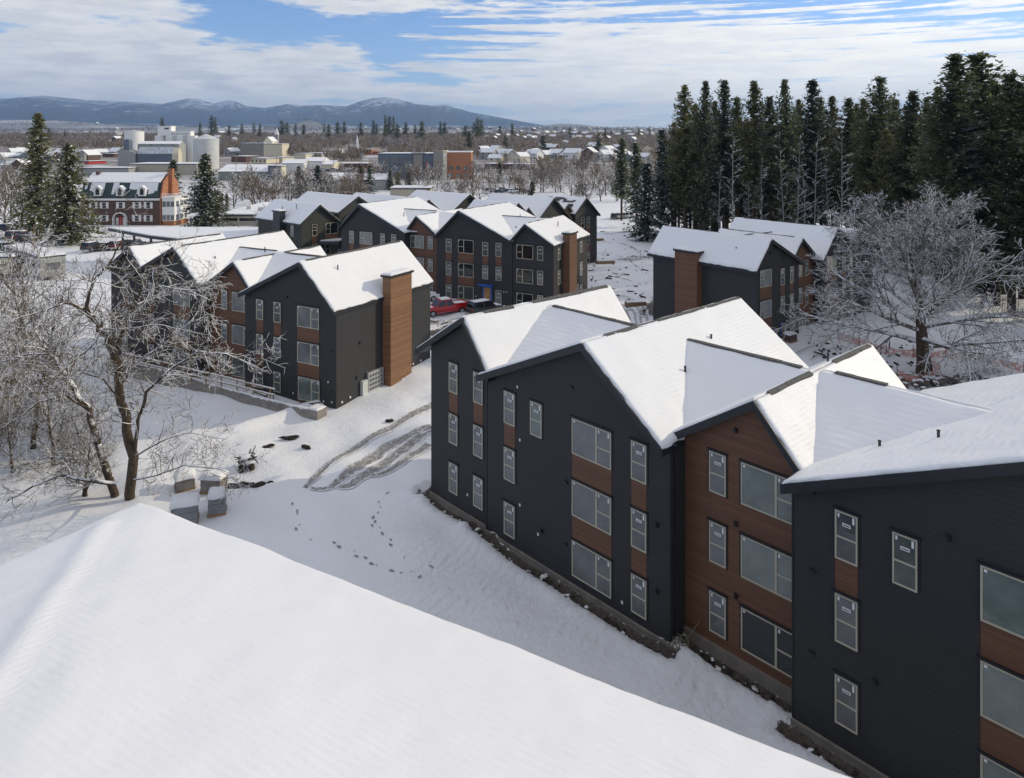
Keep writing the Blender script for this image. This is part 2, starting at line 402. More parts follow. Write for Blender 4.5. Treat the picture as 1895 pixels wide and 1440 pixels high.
def build_ground():
    xs = axis(-34, 30, .32, (-14000, 12000)); ys = axis(20, 76, .32, (-60, 14500))
    Xg, Yg = np.meshgrid(xs, ys); Zg = gz(Xg, Yg)
    rng = np.random.RandomState(3)
    # gentle lumps near the viewer
    mud = np.zeros_like(Xg)
    def seg(ax, ay, bx, by, w, amp=1.0):
        nonlocal mud, Zg
        dx, dy = bx-ax, by-ay; L = dx*dx+dy*dy
        t = np.clip(((Xg-ax)*dx+(Yg-ay)*dy)/L, 0, 1)
        r = np.hypot(Xg-ax-t*dx, Yg-ay-t*dy)
        mud = np.maximum(mud, amp*np.clip(1.35-r/w, 0, 1))
        return r
    u = np.array([.67275, -.73987]); v = np.array([.73987, .67275]); O = np.array([6.9575, 31.67])
    P = lambda a, b: tuple(O+u*a+v*b)
    # dark thawed soil in the drip trench along the near block
    for (a0, b0, a1, b1) in [(-18.6,-.1,-12.6,-.1),(-12.8,-.4,.3,-.4),(.3,.75,5.5,.75),(5.5,-.35,24,-.35),(-18.4,-.2,-18.4,13)]:
        r = seg(*P(a0,b0), *P(a1,b1), .42, 1.0); lump = np.sin(Xg*5.1+Yg*2.3)*np.sin(Yg*4.3-Xg*1.7); Zg = Zg + .10*np.exp(-(r/1.6)**2) - .34*np.exp(-(r/.42)**2); Zg = Zg + (.14+.09*lump)*np.exp(-((r-.85)/.32)**2)
    for x, y, r0, a in [(-2,52,0,0)]: pass
    # wet ground by the middle block, right yard, stone heap under the tree, car parks
    for (ax, ay, bx, by, w, a) in [(-12,73,-6,82,2.4,.9),(-9,84,2,80,1.6,.62),(-6,76,4,73,1.5,.8),(17,88,21,97,2.6,.75),(33,64,41,63,2.6,.62),(40,64,44,66,1.6,.55),
            (-75,150,-45,140,5,.8),(-140,165,-84,160,4,.62),(22,170,40,176,4,.8),(20,128,30,132,3.5,.62),(30,112,22,118,2,.45),(16,104,24,110,2.0,.42),(24,60,31,64,1.2,.4)]:
        seg(ax, ay, bx, by, w, a)
    n, m = Xg.shape
    me = bpy.data.meshes.new('ground')
    co = np.stack([Xg, Yg, Zg], -1).reshape(-1, 3)
    me.vertices.add(n*m); me.vertices.foreach_set('co', co.astype(np.float32).ravel())
    i = np.arange(n-1)[:,None]*m + np.arange(m-1)[None,:]
    q = np.stack([i, i+1, i+m+1, i+m], -1).reshape(-1, 4)
    me.loops.add(q.size); me.polygons.add(len(q))
    me.loops.foreach_set('vertex_index', q.ravel().astype(np.int32))
    me.polygons.foreach_set('loop_start', (np.arange(len(q))*4).astype(np.int32))
    me.polygons.foreach_set('loop_total', np.full(len(q), 4, np.int32))
    me.polygons.foreach_set('use_smooth', np.ones(len(q), bool))
    me.update(calc_edges=True); me.validate()
    at = me.attributes.new('mud', 'FLOAT', 'POINT'); at.data.foreach_set('value', mud.ravel().astype(np.float32))
    t = NT('ground_snow'); obj = t.tc.outputs['Object']
    a = t.n('ShaderNodeAttribute', attribute_name='mud')
    n1 = t.noise(2.6, 7, .7)
    mk = t.smooth(t.math('ADD', a.outputs['Fac'], t.math('MULTIPLY', t.math('SUBTRACT', n1, .5), 1.5)), .45, .62)
    # litter and bare specks, field edges far off
    sp = t.smooth(t.noise(.8, 9, .8), .735, .80)
    sep = t.n('ShaderNodeSeparateXYZ'); t.l(obj, sep.inputs[0])
    farm = t.smooth(sep.outputs['Y'], 900, 2400)
    fld = t.smooth(t.noise(.0022, 6, .65, vec=t.mapv(obj, (1,.16,1))), .34, .46)
    townn = t.smooth(t.noise(.02, 6, .7), .28, .50)
    townm = t.math('MULTIPLY', t.math('MULTIPLY', t.smooth(sep.outputs['Y'], 260, 480), t.math('SUBTRACT', 1.0, farm)), townn)
    snow = t.mix(t.noise(.12, 4), (.70,.705,.72), (.745,.75,.76))
    c = t.mix(t.math('MULTIPLY', sp, .0), snow, (.10,.08,.06))
    c = t.mix(t.math('MULTIPLY', townm, .9), c, (.16,.125,.095))
    c = t.mix(t.math('MULTIPLY', t.math('MULTIPLY', farm, fld), .85), c, (.07,.075,.08))
    mudc = t.ramp(t.noise(5, 6, .7), [(.3, (.028,.021,.016)), (.7, (.12,.10,.085))])
    c = t.mix(mk, c, mudc)
    # wind ripples: broken crests running down the slope, strongest between the two buildings
    rp = t.n('ShaderNodeTexWave'); rp.inputs['Scale'].default_value = .55; rp.inputs['Distortion'].default_value = 5.5; rp.inputs['Detail'].default_value = 3; rp.inputs['Detail Scale'].default_value = 1.2
    t.l(t.mapv(obj, (1, 1, 1), (0,0,0), (0,0,radians(38))), rp.inputs['Vector'])
    zone = t.math('MULTIPLY', t.smooth(sep.outputs['X'], -9, -3), t.math('SUBTRACT', 1.0, t.smooth(sep.outputs['Y'], 36, 44)))
    h = t.math('MULTIPLY', rp.outputs['Fac'], t.math('MULTIPLY', t.math('MULTIPLY', t.smooth(t.noise(.35, 3), .35, .62), zone), 1.3))
    h = t.math('ADD', h, t.math('MULTIPLY', t.noise(4.2, 4, .6, vec=t.mapv(obj, (1,.45,1), (0,0,0), (0,0,.7))), t.math('ADD', .3, t.math('MULTIPLY', zone, 1.1))))
    h = t.math('ADD', h, t.math('MULTIPLY', t.noise(.9, 7, .62), 2.2))
    h = t.math('ADD', h, t.math('MULTIPLY', t.noise(7, 5, .6), .35))
    h = t.math('SUBTRACT', h, t.math('MULTIPLY', mk, .5))
    t.base(c); t.set(rough=.6, spec=.25, normal=t.bump(h, .6, .09)); M['ground_snow'] = t.mat
    me.materials.append(t.mat)
    o = link('ground', me); struct(o)
build_ground()

# mountains: one sheet of real relief, 9 to 17 km away
def build_mountains():
    prof = [(-700,200),(-300,186),(0,183),(40,180),(80,177),(120,181),(160,185),(205,187),(245,189),(300,193),(330,186),(348,182),(372,184),(395,192),(410,188),(425,185),(440,189),(455,196),(490,200),(530,193),(560,196),(590,195),(640,197),(665,188),(690,181),(712,179),(735,182),(770,193),(800,196),(825,194),(845,200),(870,208),(900,213),(950,222),(1000,231),(1050,238),(1120,241),(1300,240),(2000,238),(2800,236)]
    px = np.array([p[0] for p in prof], float); pyv = np.array([p[1] for p in prof], float)
    azs = np.linspace(-.80, .80, 760); rs = np.concatenate([np.linspace(8500, 15500, 70), np.linspace(15800, 19000, 8)])
    A, R = np.meshgrid(azs, rs)
    col = CXP + FOC*np.tan(A)
    y = np.interp(col, px, pyv)
    rc = 13500 + 900*np.sin(A*9)
    crest = CAMZ + (HOR - y)/FOC*rc*np.cos(A)
    base = np.interp(R*np.cos(A), _py, _pz)
    t = np.clip((R-9200)/(rc-9200), 0, 1); back = np.clip((R-rc)/4000, 0, 1)
    env = (t**1.25)*(1-.55*back**1.3)
    n = np.zeros_like(A); amp = 1.0; f = 1.0; rng = np.random.RandomState(5)
    for o in range(6):
        acc = np.zeros_like(A)
        for k in range(5):
            th = rng.uniform(0, pi); ph = rng.uniform(0, 6.28)
            acc += np.sin(f*(cos(th)*A*26 + sin(th)*(R/2100)) + ph + .8*np.sin(f*.7*(A*17+R/3000)+ph*2))
        n += amp*(1-np.abs(acc/2.2)); amp *= .52; f *= 1.9
    n = n/ np.abs(n).max()
    amount = (crest-base)
    Z = base - 30 + env*(amount+30) + n*np.maximum(amount,40)*.30*np.clip(t*(1-t)*4, 0, 1)
    Z += n*np.maximum(amount,0)*.015*np.exp(-((R-rc)/500)**2)
    Z = np.where(R < 9200, base-40, Z)
    # keep the crest line on its profile
    Xg = R*np.sin(A); Yg = R*np.cos(A)
    nn, m = A.shape
    co = np.stack([Xg, Yg, Z], -1).reshape(-1, 3)
    i = np.arange(nn-1)[:,None]*m + np.arange(m-1)[None,:]
    q = np.stack([i, i+1, i+m+1, i+m], -1).reshape(-1, 4)
    me = bpy.data.meshes.new('mountains'); me.from_pydata(co.tolist(), [], q.tolist())
    me.polygons.foreach_set('use_smooth', [True]*len(q)); me.update()
    t = NT('mountain_forest'); obj = t.tc.outputs['Object']
    vv = t.mapv(obj, (1,.22,1.3)); big = t.noise(.0015, 7, .62, vec=vv); fine = t.noise(.012, 8, .80, vec=vv); 
    sep = t.n('ShaderNodeSeparateXYZ'); t.l(obj, sep.inputs[0])
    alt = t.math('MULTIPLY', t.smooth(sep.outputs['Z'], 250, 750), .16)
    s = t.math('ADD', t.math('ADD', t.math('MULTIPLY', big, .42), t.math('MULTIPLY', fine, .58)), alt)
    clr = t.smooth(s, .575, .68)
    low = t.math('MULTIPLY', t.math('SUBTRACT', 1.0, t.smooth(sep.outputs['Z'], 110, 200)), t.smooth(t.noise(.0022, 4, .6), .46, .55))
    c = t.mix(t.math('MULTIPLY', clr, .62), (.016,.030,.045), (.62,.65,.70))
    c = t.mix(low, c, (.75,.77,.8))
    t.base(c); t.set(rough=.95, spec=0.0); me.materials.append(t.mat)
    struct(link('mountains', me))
build_mountains()
# the air between here and the mountains
if HAZE > 0:
    hb = MB(); hb.box(-15500, 15500, -300, 19600, -60, 830)
    t = NT('haze_air'); t.t.nodes.remove(t.b)
    vol = t.n('ShaderNodeVolumePrincipled'); vol.inputs['Color'].default_value = (.46,.66,1.0,1); vol.inputs['Density'].default_value = HAZE; vol.inputs['Anisotropy'].default_value = .2
    t.l(vol.outputs[0], t.out.inputs['Volume'])
    struct(hb.build('haze', t.mat), 'stuff')
# ------------------------------------------------------------------ parts of the apartment buildings
ST = .15                                           # snow depth on roofs
def snow_sheet(name, mat, P, parent, nx, ny, th=ST, rng=None, inset=.05, rag=.05, amp=.035, soft=.22, seedv=0.0):
    """snow lying on the roof plane with corners P00,P10,P11,P01 (thickness rises from rounded irregular edges)"""
    P = [np.array(p, float) for p in P]
    U = np.linspace(0,1,nx+1); V = np.linspace(0,1,ny+1)
    Lu = np.linalg.norm(P[1]-P[0]); Lv = np.linalg.norm(P[3]-P[0])
    # crowd rows at the edges so the roll-off is round
    def warp(T, L):
        e = min(.12, .35/L); return np.concatenate([[0, e*.25, e*.6, e], np.linspace(e, 1-e, max(2,len(T)-6))[1:-1], [1-e, 1-e*.6, 1-e*.25, 1]])
    U = warp(U, Lu); V = warp(V, Lv)
    vs = []; n, m = len(U), len(V)
    for j, vv in enumerate(V):
        for i, uu in enumerate(U):
            iu = uu; iv = vv
            p = (1-iu)*(1-iv)*P[0] + iu*(1-iv)*P[1] + iu*iv*P[2] + (1-iu)*iv*P[3]
            du = min(uu, 1-uu)*Lu; dv = min(vv, 1-vv)*Lv; de = min(du, dv)
            k = min(1, de/soft); k = sqrt(max(0, 1-(1-k)**2))
            nz = mnoise.noise(Vector((p[0]*.9+seedv, p[1]*.9, p[2]*.9)))*amp + mnoise.noise(Vector((p[0]*4+seedv, p[1]*4, p[2]*4)))*amp*.35
            q = p.copy()
            if de < 1e-6:                                  # ragged edge
                r = mnoise.noise(Vector((p[0]*2.3+seedv+7, p[1]*2.3, p[2]*2.3)))*rag*2 + mnoise.noise(Vector((p[0]*9+seedv, p[1]*9, 3)))*rag - inset
                c = (P[0]+P[1]+P[2]+P[3])/4
                if du < 1e-6: q = q + (P[0]-P[1] if uu < .5 else P[1]-P[0])/Lu*r
                if dv < 1e-6: q = q + (P[0]-P[3] if vv < .5 else P[3]-P[0])/Lv*r
                q[2] += .004
            else: q[2] += th*k*(1+nz*3) + nz*k
            vs.append(tuple(q))
    fs = [(j*n+i, j*n+i+1, (j+1)*n+i+1, (j+1)*n+i) for j in range(m-1) for i in range(n-1)]
    b = MB(); b.add(vs, fs, 0, True)
    # low skirt so the snow has a visible edge thickness
    o = []
    ring = [i for i in range(n)] + [j*n+n-1 for j in range(1,m)] + [(m-1)*n+i for i in range(n-2,-1,-1)] + [j*n for j in range(m-2,0,-1)]
    base = len(b.v); L = len(ring)
    for r in ring:
        p = b.v[r]; b.v.append((p[0], p[1], p[2]-.05))
    for k in range(L):
        b.f.append((ring[k], base+k, base+(k+1)%L, ring[(k+1)%L])); b.m.append(0); b.sm.append(True)
    return b.build(name, mat, parent)

def slab(bm, P, th, mi=0):
    a = [(p[0],p[1],p[2]-th) for p in P]; bm.hexa(a, P, mi)

WIN = {}
def win_mesh(kind):
    """small: double-hung 0.84 x 1.77 ; big: picture light + narrow hung light; local x from 0, z from 0 down"""
    if kind in WIN: return WIN[kind]
    H = 1.77
    small = kind == 'small'
    w = .86 if small else 2.48
    f = MB(); fw = .062
    y0, y1 = -.055, -.003
    f.box(0, fw, y0, y1, -H, 0); f.box(w-fw, w, y0, y1, -H, 0); f.box(fw, w-fw, y0, y1, -fw, 0); f.box(fw, w-fw, y0, y1, -H, -H+fw)
    panes = []
    if small:
        f.box(fw, w-fw, y0, y1, -H*.53-.03, -H*.53+.03); panes = [(fw, w-fw, -H*.53, -fw), (fw, w-fw, -H+fw, -H*.53)]
    else:
        ml = w*.635 if kind == 'big' else w*.365
        f.box(ml-.045, ml+.045, y0, y1, -H+fw, -fw)
        hx = (ml+.045, w-fw) if kind == 'big' else (fw, ml-.045)
        px_ = (fw, ml-.045) if kind == 'big' else (ml+.045, w-fw)
        f.box(hx[0], hx[1], y0, y1, -H*.53-.03, -H*.53+.03)
        panes = [(px_[0], px_[1], -H+fw, -fw), (hx[0], hx[1], -H*.53, -fw), (hx[0], hx[1], -H+fw, -H*.53)]
    # dark flashing round the opening, deeper hood on top
    f.box(-.085, -.002, -.03, -.004, -H-.03, .02, 1); f.box(w+.002, w+.085, -.03, -.004, -H-.03, .02, 1); f.box(-.10, w+.10, -.085, -.004, .022, .10, 1)
    p = MB()
    for a in panes: p.box(a[0]-.005, a[1]+.005, -.030, -.006, a[2]-.005, a[3]+.005)
    st_ = []
    def stk(x0, x1, z0, z1):
        s = MB(); s.box(x0, x1, -.0345, -.0318, z0, z1); st_.append(s)
    if small:
        stk(.28,.60,-.52,-.40); st_[0].box(.31,.57,-.0360,-.0350,-.485,-.445,1); stk(w-.20,w-.12,-.34,-.10); stk(.10,.17,-.24,-.10)
    else:
        hx0 = panes[1][0]; stk(hx0+.05,hx0+.13,-.26,-.12); stk(panes[1][1]-.15,panes[1][1]-.07,-.32,-.12); stk(panes[0][0]+.03,panes[0][0]+.12,-.19,-.10)
    def me(b, nm, mats):
        x = bpy.data.meshes.new(nm); x.from_pydata(b.v, [], b.f)
        for q in mats: x.materials.append(q)
        x.polygons.foreach_set('material_index', b.m); x.update(); return x
    g1 = me(p, 'pane', [M['glass']]); g2 = me(p, 'pane', [M['glass_green']]); g3 = me(p, 'pane', [M['glass_dark']])
    WIN[kind] = (me(f, 'window', [M['vinyl'], M['trim_dark']]), (g1, g2, g3), [me(q, 'sticker', [M['plastic_white'], M['trim_dark']]) for q in st_], w)
    return WIN[kind]
wrng = random.Random(11)
def window(root, kind, x, ztop, y=0, w=None, h=None, rz=0, gl=0, st=True):
    fm, gs, sm, W0 = win_mesh(kind)
    o = link('window', fm, root, (x, y, ztop), rz)
    sx = (w/W0) if w else 1; sz = (h/1.77) if h else 1
    o.scale = (sx, 1, sz)
    g = link('pane', gs[gl], o)
    for q in (sm[:3] if root.location.y < 70 else sm[:1]) if st else (): link('sticker', q, o)
    return o
def spandrel(root, x, w, ztop, zbot, y=0):
    b = MB(); b.box(x, x+w, y-.018, y-.003, zbot, ztop); return b.build('spandrel_panel', M['siding_brown'], root)

def ridge_line(root, xa, za, y0, y1, runs, parent, side=.11, hgt=.0):
    rng = random.Random(int(abs(xa*13)+y1*7))
    for a0, a1 in runs:
        b = MB()
        y = y0+(y1-y0)*a0; e = y0+(y1-y0)*a1
        while y < e:
            l = rng.uniform(.5, 2.6); yy = min(y+l, e)
            z = za-.03; j = rng.uniform(-.01,.015)
            b.hexa([(xa-side*.6,y,z-.2),(xa+side*1.5,y,z-.25),(xa+side*1.5,yy,z-.25),(xa-side*.6,yy,z-.2)], [(xa-side*.5,y,z+hgt+j),(xa+side*1.3,y,z+hgt-.07+j),(xa+side*1.3,yy,z+hgt-.07+j),(xa-side*.5,yy,z+hgt+j)])
            y = yy if yy >= e else yy - .01
        b.build('ridge_vent', M['shingle_dark'], parent)

def gable(root, x0, x1, y0, y1, tips, yf, yr, wall, zb=-.6, fine=.28, ridge=((.12,.96),), snowm='snow_roof', parent_seed=0, snow=True, rname='roof'):
    (xl,zl),(xa,za),(xr,zr) = tips
    zl -= ST; za -= ST; zr -= ST
    def zt(x): return za+(x-xa)*((zl-za)/(xl-xa)) if x < xa else za+(x-xa)*((zr-za)/(xr-xa))
    th = .30
    b = MB(); poly = [(x0,zb),(x1,zb),(x1,zt(x1)-th-.01)]
    if x0 < xa < x1: poly.append((xa, za-th-.01))
    poly.append((x0, zt(x0)-th-.01))
    b.prism_y(poly, y0, y1); wl = b.build('wall', M[wall], root)
    r = MB()
    slab(r, [(xl,yf,zl),(xa,yf,za),(xa,yr,za),(xl,yr,zl)], th-.02); slab(r, [(xa,yf,za),(xr,yf,zr),(xr,yr,zr),(xa,yr,za)], th-.02)
    # rake boards and gutters stand a little proud
    for (a, b2) in (((xl,zl),(xa,za)), ((xa,za),(xr,zr))):
        r.hexa([(a[0],yf-.04,a[1]-th-.06),(b2[0],yf-.04,b2[1]-th-.06),(b2[0],yf-.003,b2[1]-th-.06),(a[0],yf-.003,a[1]-th-.06)], [(a[0],yf-.04,a[1]+.02),(b2[0],yf-.04,b2[1]+.02),(b2[0],yf-.003,b2[1]+.02),(a[0],yf-.003,a[1]+.02)])
    ro = r.build(rname, M['fascia'], root)
    if snow:
        ny = max(8, int((yr-yf)/fine)); nl = max(6, int(hypot(xa-xl, za-zl)/fine)); nr = max(6, int(hypot(xr-xa, za-zr)/fine))
        yf2, yr2 = yf+.0, yr-.0
        sl = snow_sheet('snow', M[snowm], [(xl,yf2,zl),(xa,yf2,za),(xa,yr2,za),(xl,yr2,zl)], ro, nl, ny, seedv=xl, soft=.25)
        sr = snow_sheet('snow', M[snowm], [(xa,yf2,za),(xr,yf2,zr),(xr,yr2,zr),(xa,yr2,za)], ro, nr, ny, seedv=xr, soft=.25)
        if ridge: ridge_line(root, xa, za+ST, yf, yr, ridge, ro)
    return ro
def spine(root, xs, xe, yc, zc, yfront, yback, zeave, fine=.3, strip=None):
    zc -= ST; zeave -= ST; r = MB()
    slab(r, [(xs,yfront,zeave),(xe,yfront,zeave),(xe,yc,zc),(xs,yc,zc)], .2); slab(r, [(xs,yc,zc),(xe,yc,zc),(xe,yback,zeave),(xs,yback,zeave)], .2)
    ro = r.build('cross_roof', M['fascia'], root)
    nx = max(6,int((xe-xs)/fine)); n1 = max(6,int((yc-yfront)/fine)); n2 = max(4,int((yback-yc)/fine/2))
    snow_sheet('snow', M['snow_roof'], [(xs,yfront,zeave),(xe,yfront,zeave),(xe,yc,zc),(xs,yc,zc)], ro, nx, n1, seedv=xs)
    snow_sheet('snow', M['snow_roof'], [(xs,yc,zc),(xe,yc,zc),(xe,yback,zeave),(xs,yback,zeave)], ro, nx, n2, seedv=xe)
    if strip:
        b = MB(); rng = random.Random(int(abs(xs*7)))
        x = strip[0]
        while x < strip[1]:
            l = rng.uniform(.4,1.5); b.box(x, min(x+l, strip[1]), yc-.13, yc+.14, zc-.1, zc+ST+.01+rng.uniform(-.01,.012)); x += l-.01
        b.build('ridge_vent', M['shingle_dark'], ro)
def vent(root, x, y, z, h=.55, r=.055):
    b = MB(); b.cyl((0,0), r, r, -.2, h, 10); b.cyl((0,0), r*1.25, r*1.25, h-.03, h, 10); b.build('vent_pipe', M['metal_dark'], root, (x,y,z))
def chimney(root, x0, x1, y0, y1, z0, z1, mats=('siding_brown',), over=.14):
    b = MB(); b.box(x0, x1, y0, y1, z0, z1); c = b.build('chimney_chase', M[mats[0]], root)
    b = MB(); b.box(x0-over, x1+over, y0-over, y1+over, z1+.002, z1+.16); b.box(x0-over-.03, x1+over+.03, y0-over-.03, y1+over+.03, z1+.162, z1+.20); cp = b.build('cap', M['fascia'], c)
    z = z1+.205
    snow_sheet('snow', M['snow_plain'], [(x0-over,y0-over,z),(x1+over,y0-over,z),(x1+over,y1+over,z),(x0-over,y1+over,z)], c, 10, 16, th=.16, inset=.03)
    return c
def plinth(root, x0, x1, y, z0, z1, t=.16, xo=0):
    b = MB(); b.box(x0, x1, y-.10, y-.004, z0, z1); b.box(x0, x1, y-.13, y-.102, z1-.07, z1+.02)
    return b.build('foundation', M['concrete_light'], root)
def fixture(root, pts, y=0):                       # wall lights, boxes, vents: one small part each
    for (x, z, kind) in pts:
        b = MB()
        if kind == 'box': b.box(-.07,.07,-.12,-.004,-.09,.09); b.box(-.04,.04,-.16,-.122,-.05,.05); m = M['trim_dark']; nm = 'wall_light'
        elif kind == 'tag': b.box(-.05,.05,-.03,-.004,-.07,.07); b.box(-.03,.02,-.045,-.032,-.03,.04); m = M['plastic_white']; nm = 'outlet_cover'
        else: b.box(-.12,.12,-.05,-.004,-.07,.07); b.box(-.10,.10,-.09,-.052,.0,.05); m = M['trim_dark']; nm = 'dryer_vent'
        b.build(nm, m, root, (x, y, z))
def mains(name, O, u, zoff, label):
    rz = atan2(u[1], u[0]); r = empty(name, (O[0], O[1], zoff), rz); tag(r, label, 'apartment building', 'charcoal and brown gabled apartment buildings'); return r
TOPS = (8.8, 5.74, 2.74)
def column(root, kind, x, w, tops, y=0, panels=True, gl=(0,0,0), only=None, h=1.77):
    for i, t in enumerate(tops):
        if t is None: continue
        window(root, kind, x, t, y, w, h, gl=gl[i % 3])
    if panels:
        for i in range(len(tops)-1):
            if tops[i] is None or tops[i+1] is None: continue
            if panels is True or i in panels: spandrel(root, x, w, tops[i]-h-.02, tops[i+1]+.11, y)

# ---- near block on the right
uB1 = (.67275,-.73987)
R1 = mains('apartment_building', (6.9575,31.6703), uB1, 0, 'near charcoal and brown apartment building with snowy roofs filling the right side')
gable(R1, -17.97, -12.3, .12, 12.4, ((-18.93,9.17),(-14.15,12.08),(-11.8,9.2)), -.45, 12.8, 'siding_dark', ridge=((.12,.30),(.42,.97)))
gable(R1, -12.5, 0, 0, 13.5, ((-12.64,9.12),(-4.75,12.6),(.0,8.97)), -.6, 13.95, 'siding_dark', ridge=((.12,.99),))
gable(R1, .004, 5.54, 1.1, 12.0, ((-.64,9.07),(3.6,11.79),(5.9,9.2)), .65, 12.5, 'siding_brown', ridge=((.10,.42),(.62,.97)))
gable(R1, 5.545, 18.2, 0, 13.5, ((5.4,9.42),(13.3,12.92),(18.7,9.0)), -.6, 13.95, 'siding_dark', ridge=((.12,.99),))
spine(R1, -14.1, -4.9, 6.35, 11.72, .1, 12.6, 9.05, strip=(-13.4,-6.6))
spine(R1, -4.7, 3.7, 6.45, 11.62, 1.3, 12.2, 9.1, strip=(-3.6,2.8))
spine(R1, 3.7, 13.2, 6.45, 11.75, 1.3, 12.2, 9.35, strip=(4.4,6.6))
for x, w in ((-16.1,.83),(-13.77,.84)): column(R1, 'small', x, w, (8.80,5.73,2.78), .12, panels=(0,))
column(R1, 'small', -10.96, .87, (8.45,5.36,2.36), 0, panels=(0,))
column(R1, 'small', -8.87, .86, (8.45,), 0, gl=(1,1,1))
column(R1, 'big', -5.86, 2.52, (8.41,5.33,2.33), 0)
column(R1, 'small', -2.15, .86, (8.45,5.35,2.34), 0)
column(R1, 'small', 1.26, .81, (8.76,5.71,2.68), 1.1, panels=False)
column(R1, 'big', 2.79, 2.45, (8.76,5.70,2.67), 1.1, panels=False, gl=(1,1,2))
column(R1, 'small', 7.2, .80, (8.84,5.81,2.85), 0, panels=(0,))
column(R1, 'small', 9.17, .79, (8.83,), 0, gl=(1,1,1))
column(R1, 'big', 11.8, 2.5, (8.83,5.81,2.83), 0, gl=(1,1,1))
column(R1, 'small', 15.6, .8, (8.84,5.81,2.85), 0)
plinth(R1, -17.97, -12.5, .12, -.6, .30); plinth(R1, -12.5, 0, 0, -.6, .16); plinth(R1, 0.004, 5.54, 1.1, -.6, .46); plinth(R1, 5.545, 18.2, 0, -.6, .25)
b = MB(); b.box(-.03,.03,0,.07,0,9.1)
for x, y in ((-12.5,-.05),(0,-.05),(5.545,-.05)):
    bb = MB(); bb.box(-.035,.035,-.02,.0,.3,8.7 if x!=5.545 else 8.9); bb.build('corner_trim', M['trim_dark'], R1, (x+(.036 if x else -.036), y+.046, 0))
fixture(R1, [(-5.9,9.9,'vent'),(-6.3,5.05,'vent'),(-6.3,1.9,'vent'),(-.7,5.1,'box'),(-.7,2.15,'box'),(-8.0,1.9,'box'),(6.35,9.1,'vent'),(6.35,6.2,'vent'),(6.35,3.1,'vent'),(8.6,3.3,'box'),(10.9,9.3,'box'),(-9.9,8.9,'tag'),(-9.7,6.1,'tag'),(-9.7,2.6,'tag'),(-8.3,1.6,'tag'),(-2.7,.7,'tag'),(-14.2,1.5,'tag')])
fixture(R1, [(2.55,10.0,'box'),(2.55,6.05,'box'),(2.55,3.0,'box')], 1.1)
for x, y, z in ((-2.2,4.34,10.35),(-3.14,8.18,11.05),(2.9,9.0,11.2),(1.9,4.2,9.6),(-9.0,8.0,10.6),(9.6,3.2,11.0),(11.0,9.5,11.9)): vent(R1, x, y, z)
vent(R1, 7.6, 3.0, 10.1, .5)
b = MB(); rng = random.Random(4)           # coil of loose cable and hose in the corner
for k in range(5):
    c = (rng.uniform(.1,.8), rng.uniform(-.3,.7)); r = rng.uniform(.2,.4); n = 16
    b.tube([(c[0]+r*cos(2*pi*i/n)*1.0, c[1]+r*sin(2*pi*i/n), .1+.25*rng.random()+.25*abs(sin(i*.4))) for i in range(n+1)], .022, 5)
b.tube([(.9,1.05,1.6),(.85,.95,1.2),(.6,.7,.7),(.4,.4,.3)], .02, 5)
for (x, y, z1) in ((.03,.25,8.6),(5.51,.30,8.9),(-12.46,.02,8.9)):
    bb = MB(); bb.box(x-.04,x+.04,y-.05,y+.05,.2,z1); bb.box(x-.09,x+.09,y-.10,y+.10,z1+.002,z1+.22); bb.build('downspout', M['trim_dark'], R1)
co = b.build('cable_coil', plain('cable', (.16,.15,.09), .6), None, (6.9575,31.6703,-.05), atan2(uB1[1],uB1[0])); tag(co, 'loose coil of cable lying in the snow where charcoal meets brown wall', 'cable')
# snow lumps shovelled against the footing
# ---- left block
uL = (.87462,-.48481)
R2 = mains('apartment_building', (-14.5226,59.6992), uL, -.82, 'left charcoal apartment building with tall sunlit cedar chimney on its end wall')
gable(R2, -10.85, 0, 0, 13.3, ((-11.25,9.3),(-3.82,12.74),(.15,8.96)), -.45, 13.75, 'siding_dark', ridge=((.06,.97),))
gable(R2, -16.8, -10.854, 1.1, 11.5, ((-17.1,9.4),(-13.26,11.81),(-10.8,9.2)), .65, 11.95, 'siding_brown', ridge=((.1,.45),(.55,.97)))
gable(R2, -27.9, -16.804, 0, 13.2, ((-28.0,9.15),(-20.32,12.77),(-16.67,9.46)), -.45, 13.6, 'siding_dark', ridge=((.06,.97),))
gable(R2, -31.4, -25.6, .4, 11.2, ((-32.0,9.6),(-27.93,12.19),(-25.2,9.6)), .0, 11.5, 'siding_dark', ridge=((.1,.97),))
spine(R2, -27.9, -20.4, 6.2, 11.75, .6, 11.2, 9.2, strip=(-26.5,-22)); spine(R2, -20.2, -13.3, 6.6, 11.86, 1.2, 11.6, 9.3, strip=(-19.4,-14)); spine(R2, -13.2, -3.9, 5.85, 11.95, 1.2, 11.6, 9.4, strip=(-11.9,-6))
column(R2, 'small', -9.39, .86, TOPS); column(R2, 'small', -7.22, .84, TOPS, panels=(0,))
column(R2, 'big', -4.39, 2.48, (8.79,5.73), gl=(0,0,0)); spandrel(R2, -4.39, 2.48, 3.94, 2.87)
window(R2, 'big', -4.3, 2.76, 0, 2.45, 1.95, gl=1)
b = MB(); b.box(-4.3,-1.8,-.03,-.003,.15,.78); b.build('sill_panel', M['siding_brown'], R2)
column(R2, 'small', -15.33, .82, TOPS, 1.1, panels=False); column(R2, 'big', -13.86, 2.5, TOPS, 1.1, panels=False)
column(R2, 'big', -20.78, 2.46, TOPS); column(R2, 'small', -24.6, .85, TOPS); column(R2, 'small', -22.9, .85, (8.8,)); column(R2, 'small', -29.4, .85, TOPS, .4); column(R2, 'small', -27.4, .85, TOPS, .4)
chimney(R2, .004, .92, 5.96, 9.05, 0.0, 10.62, ('cedar',))
plinth(R2, -10.85, 0, 0, -.6, .42)
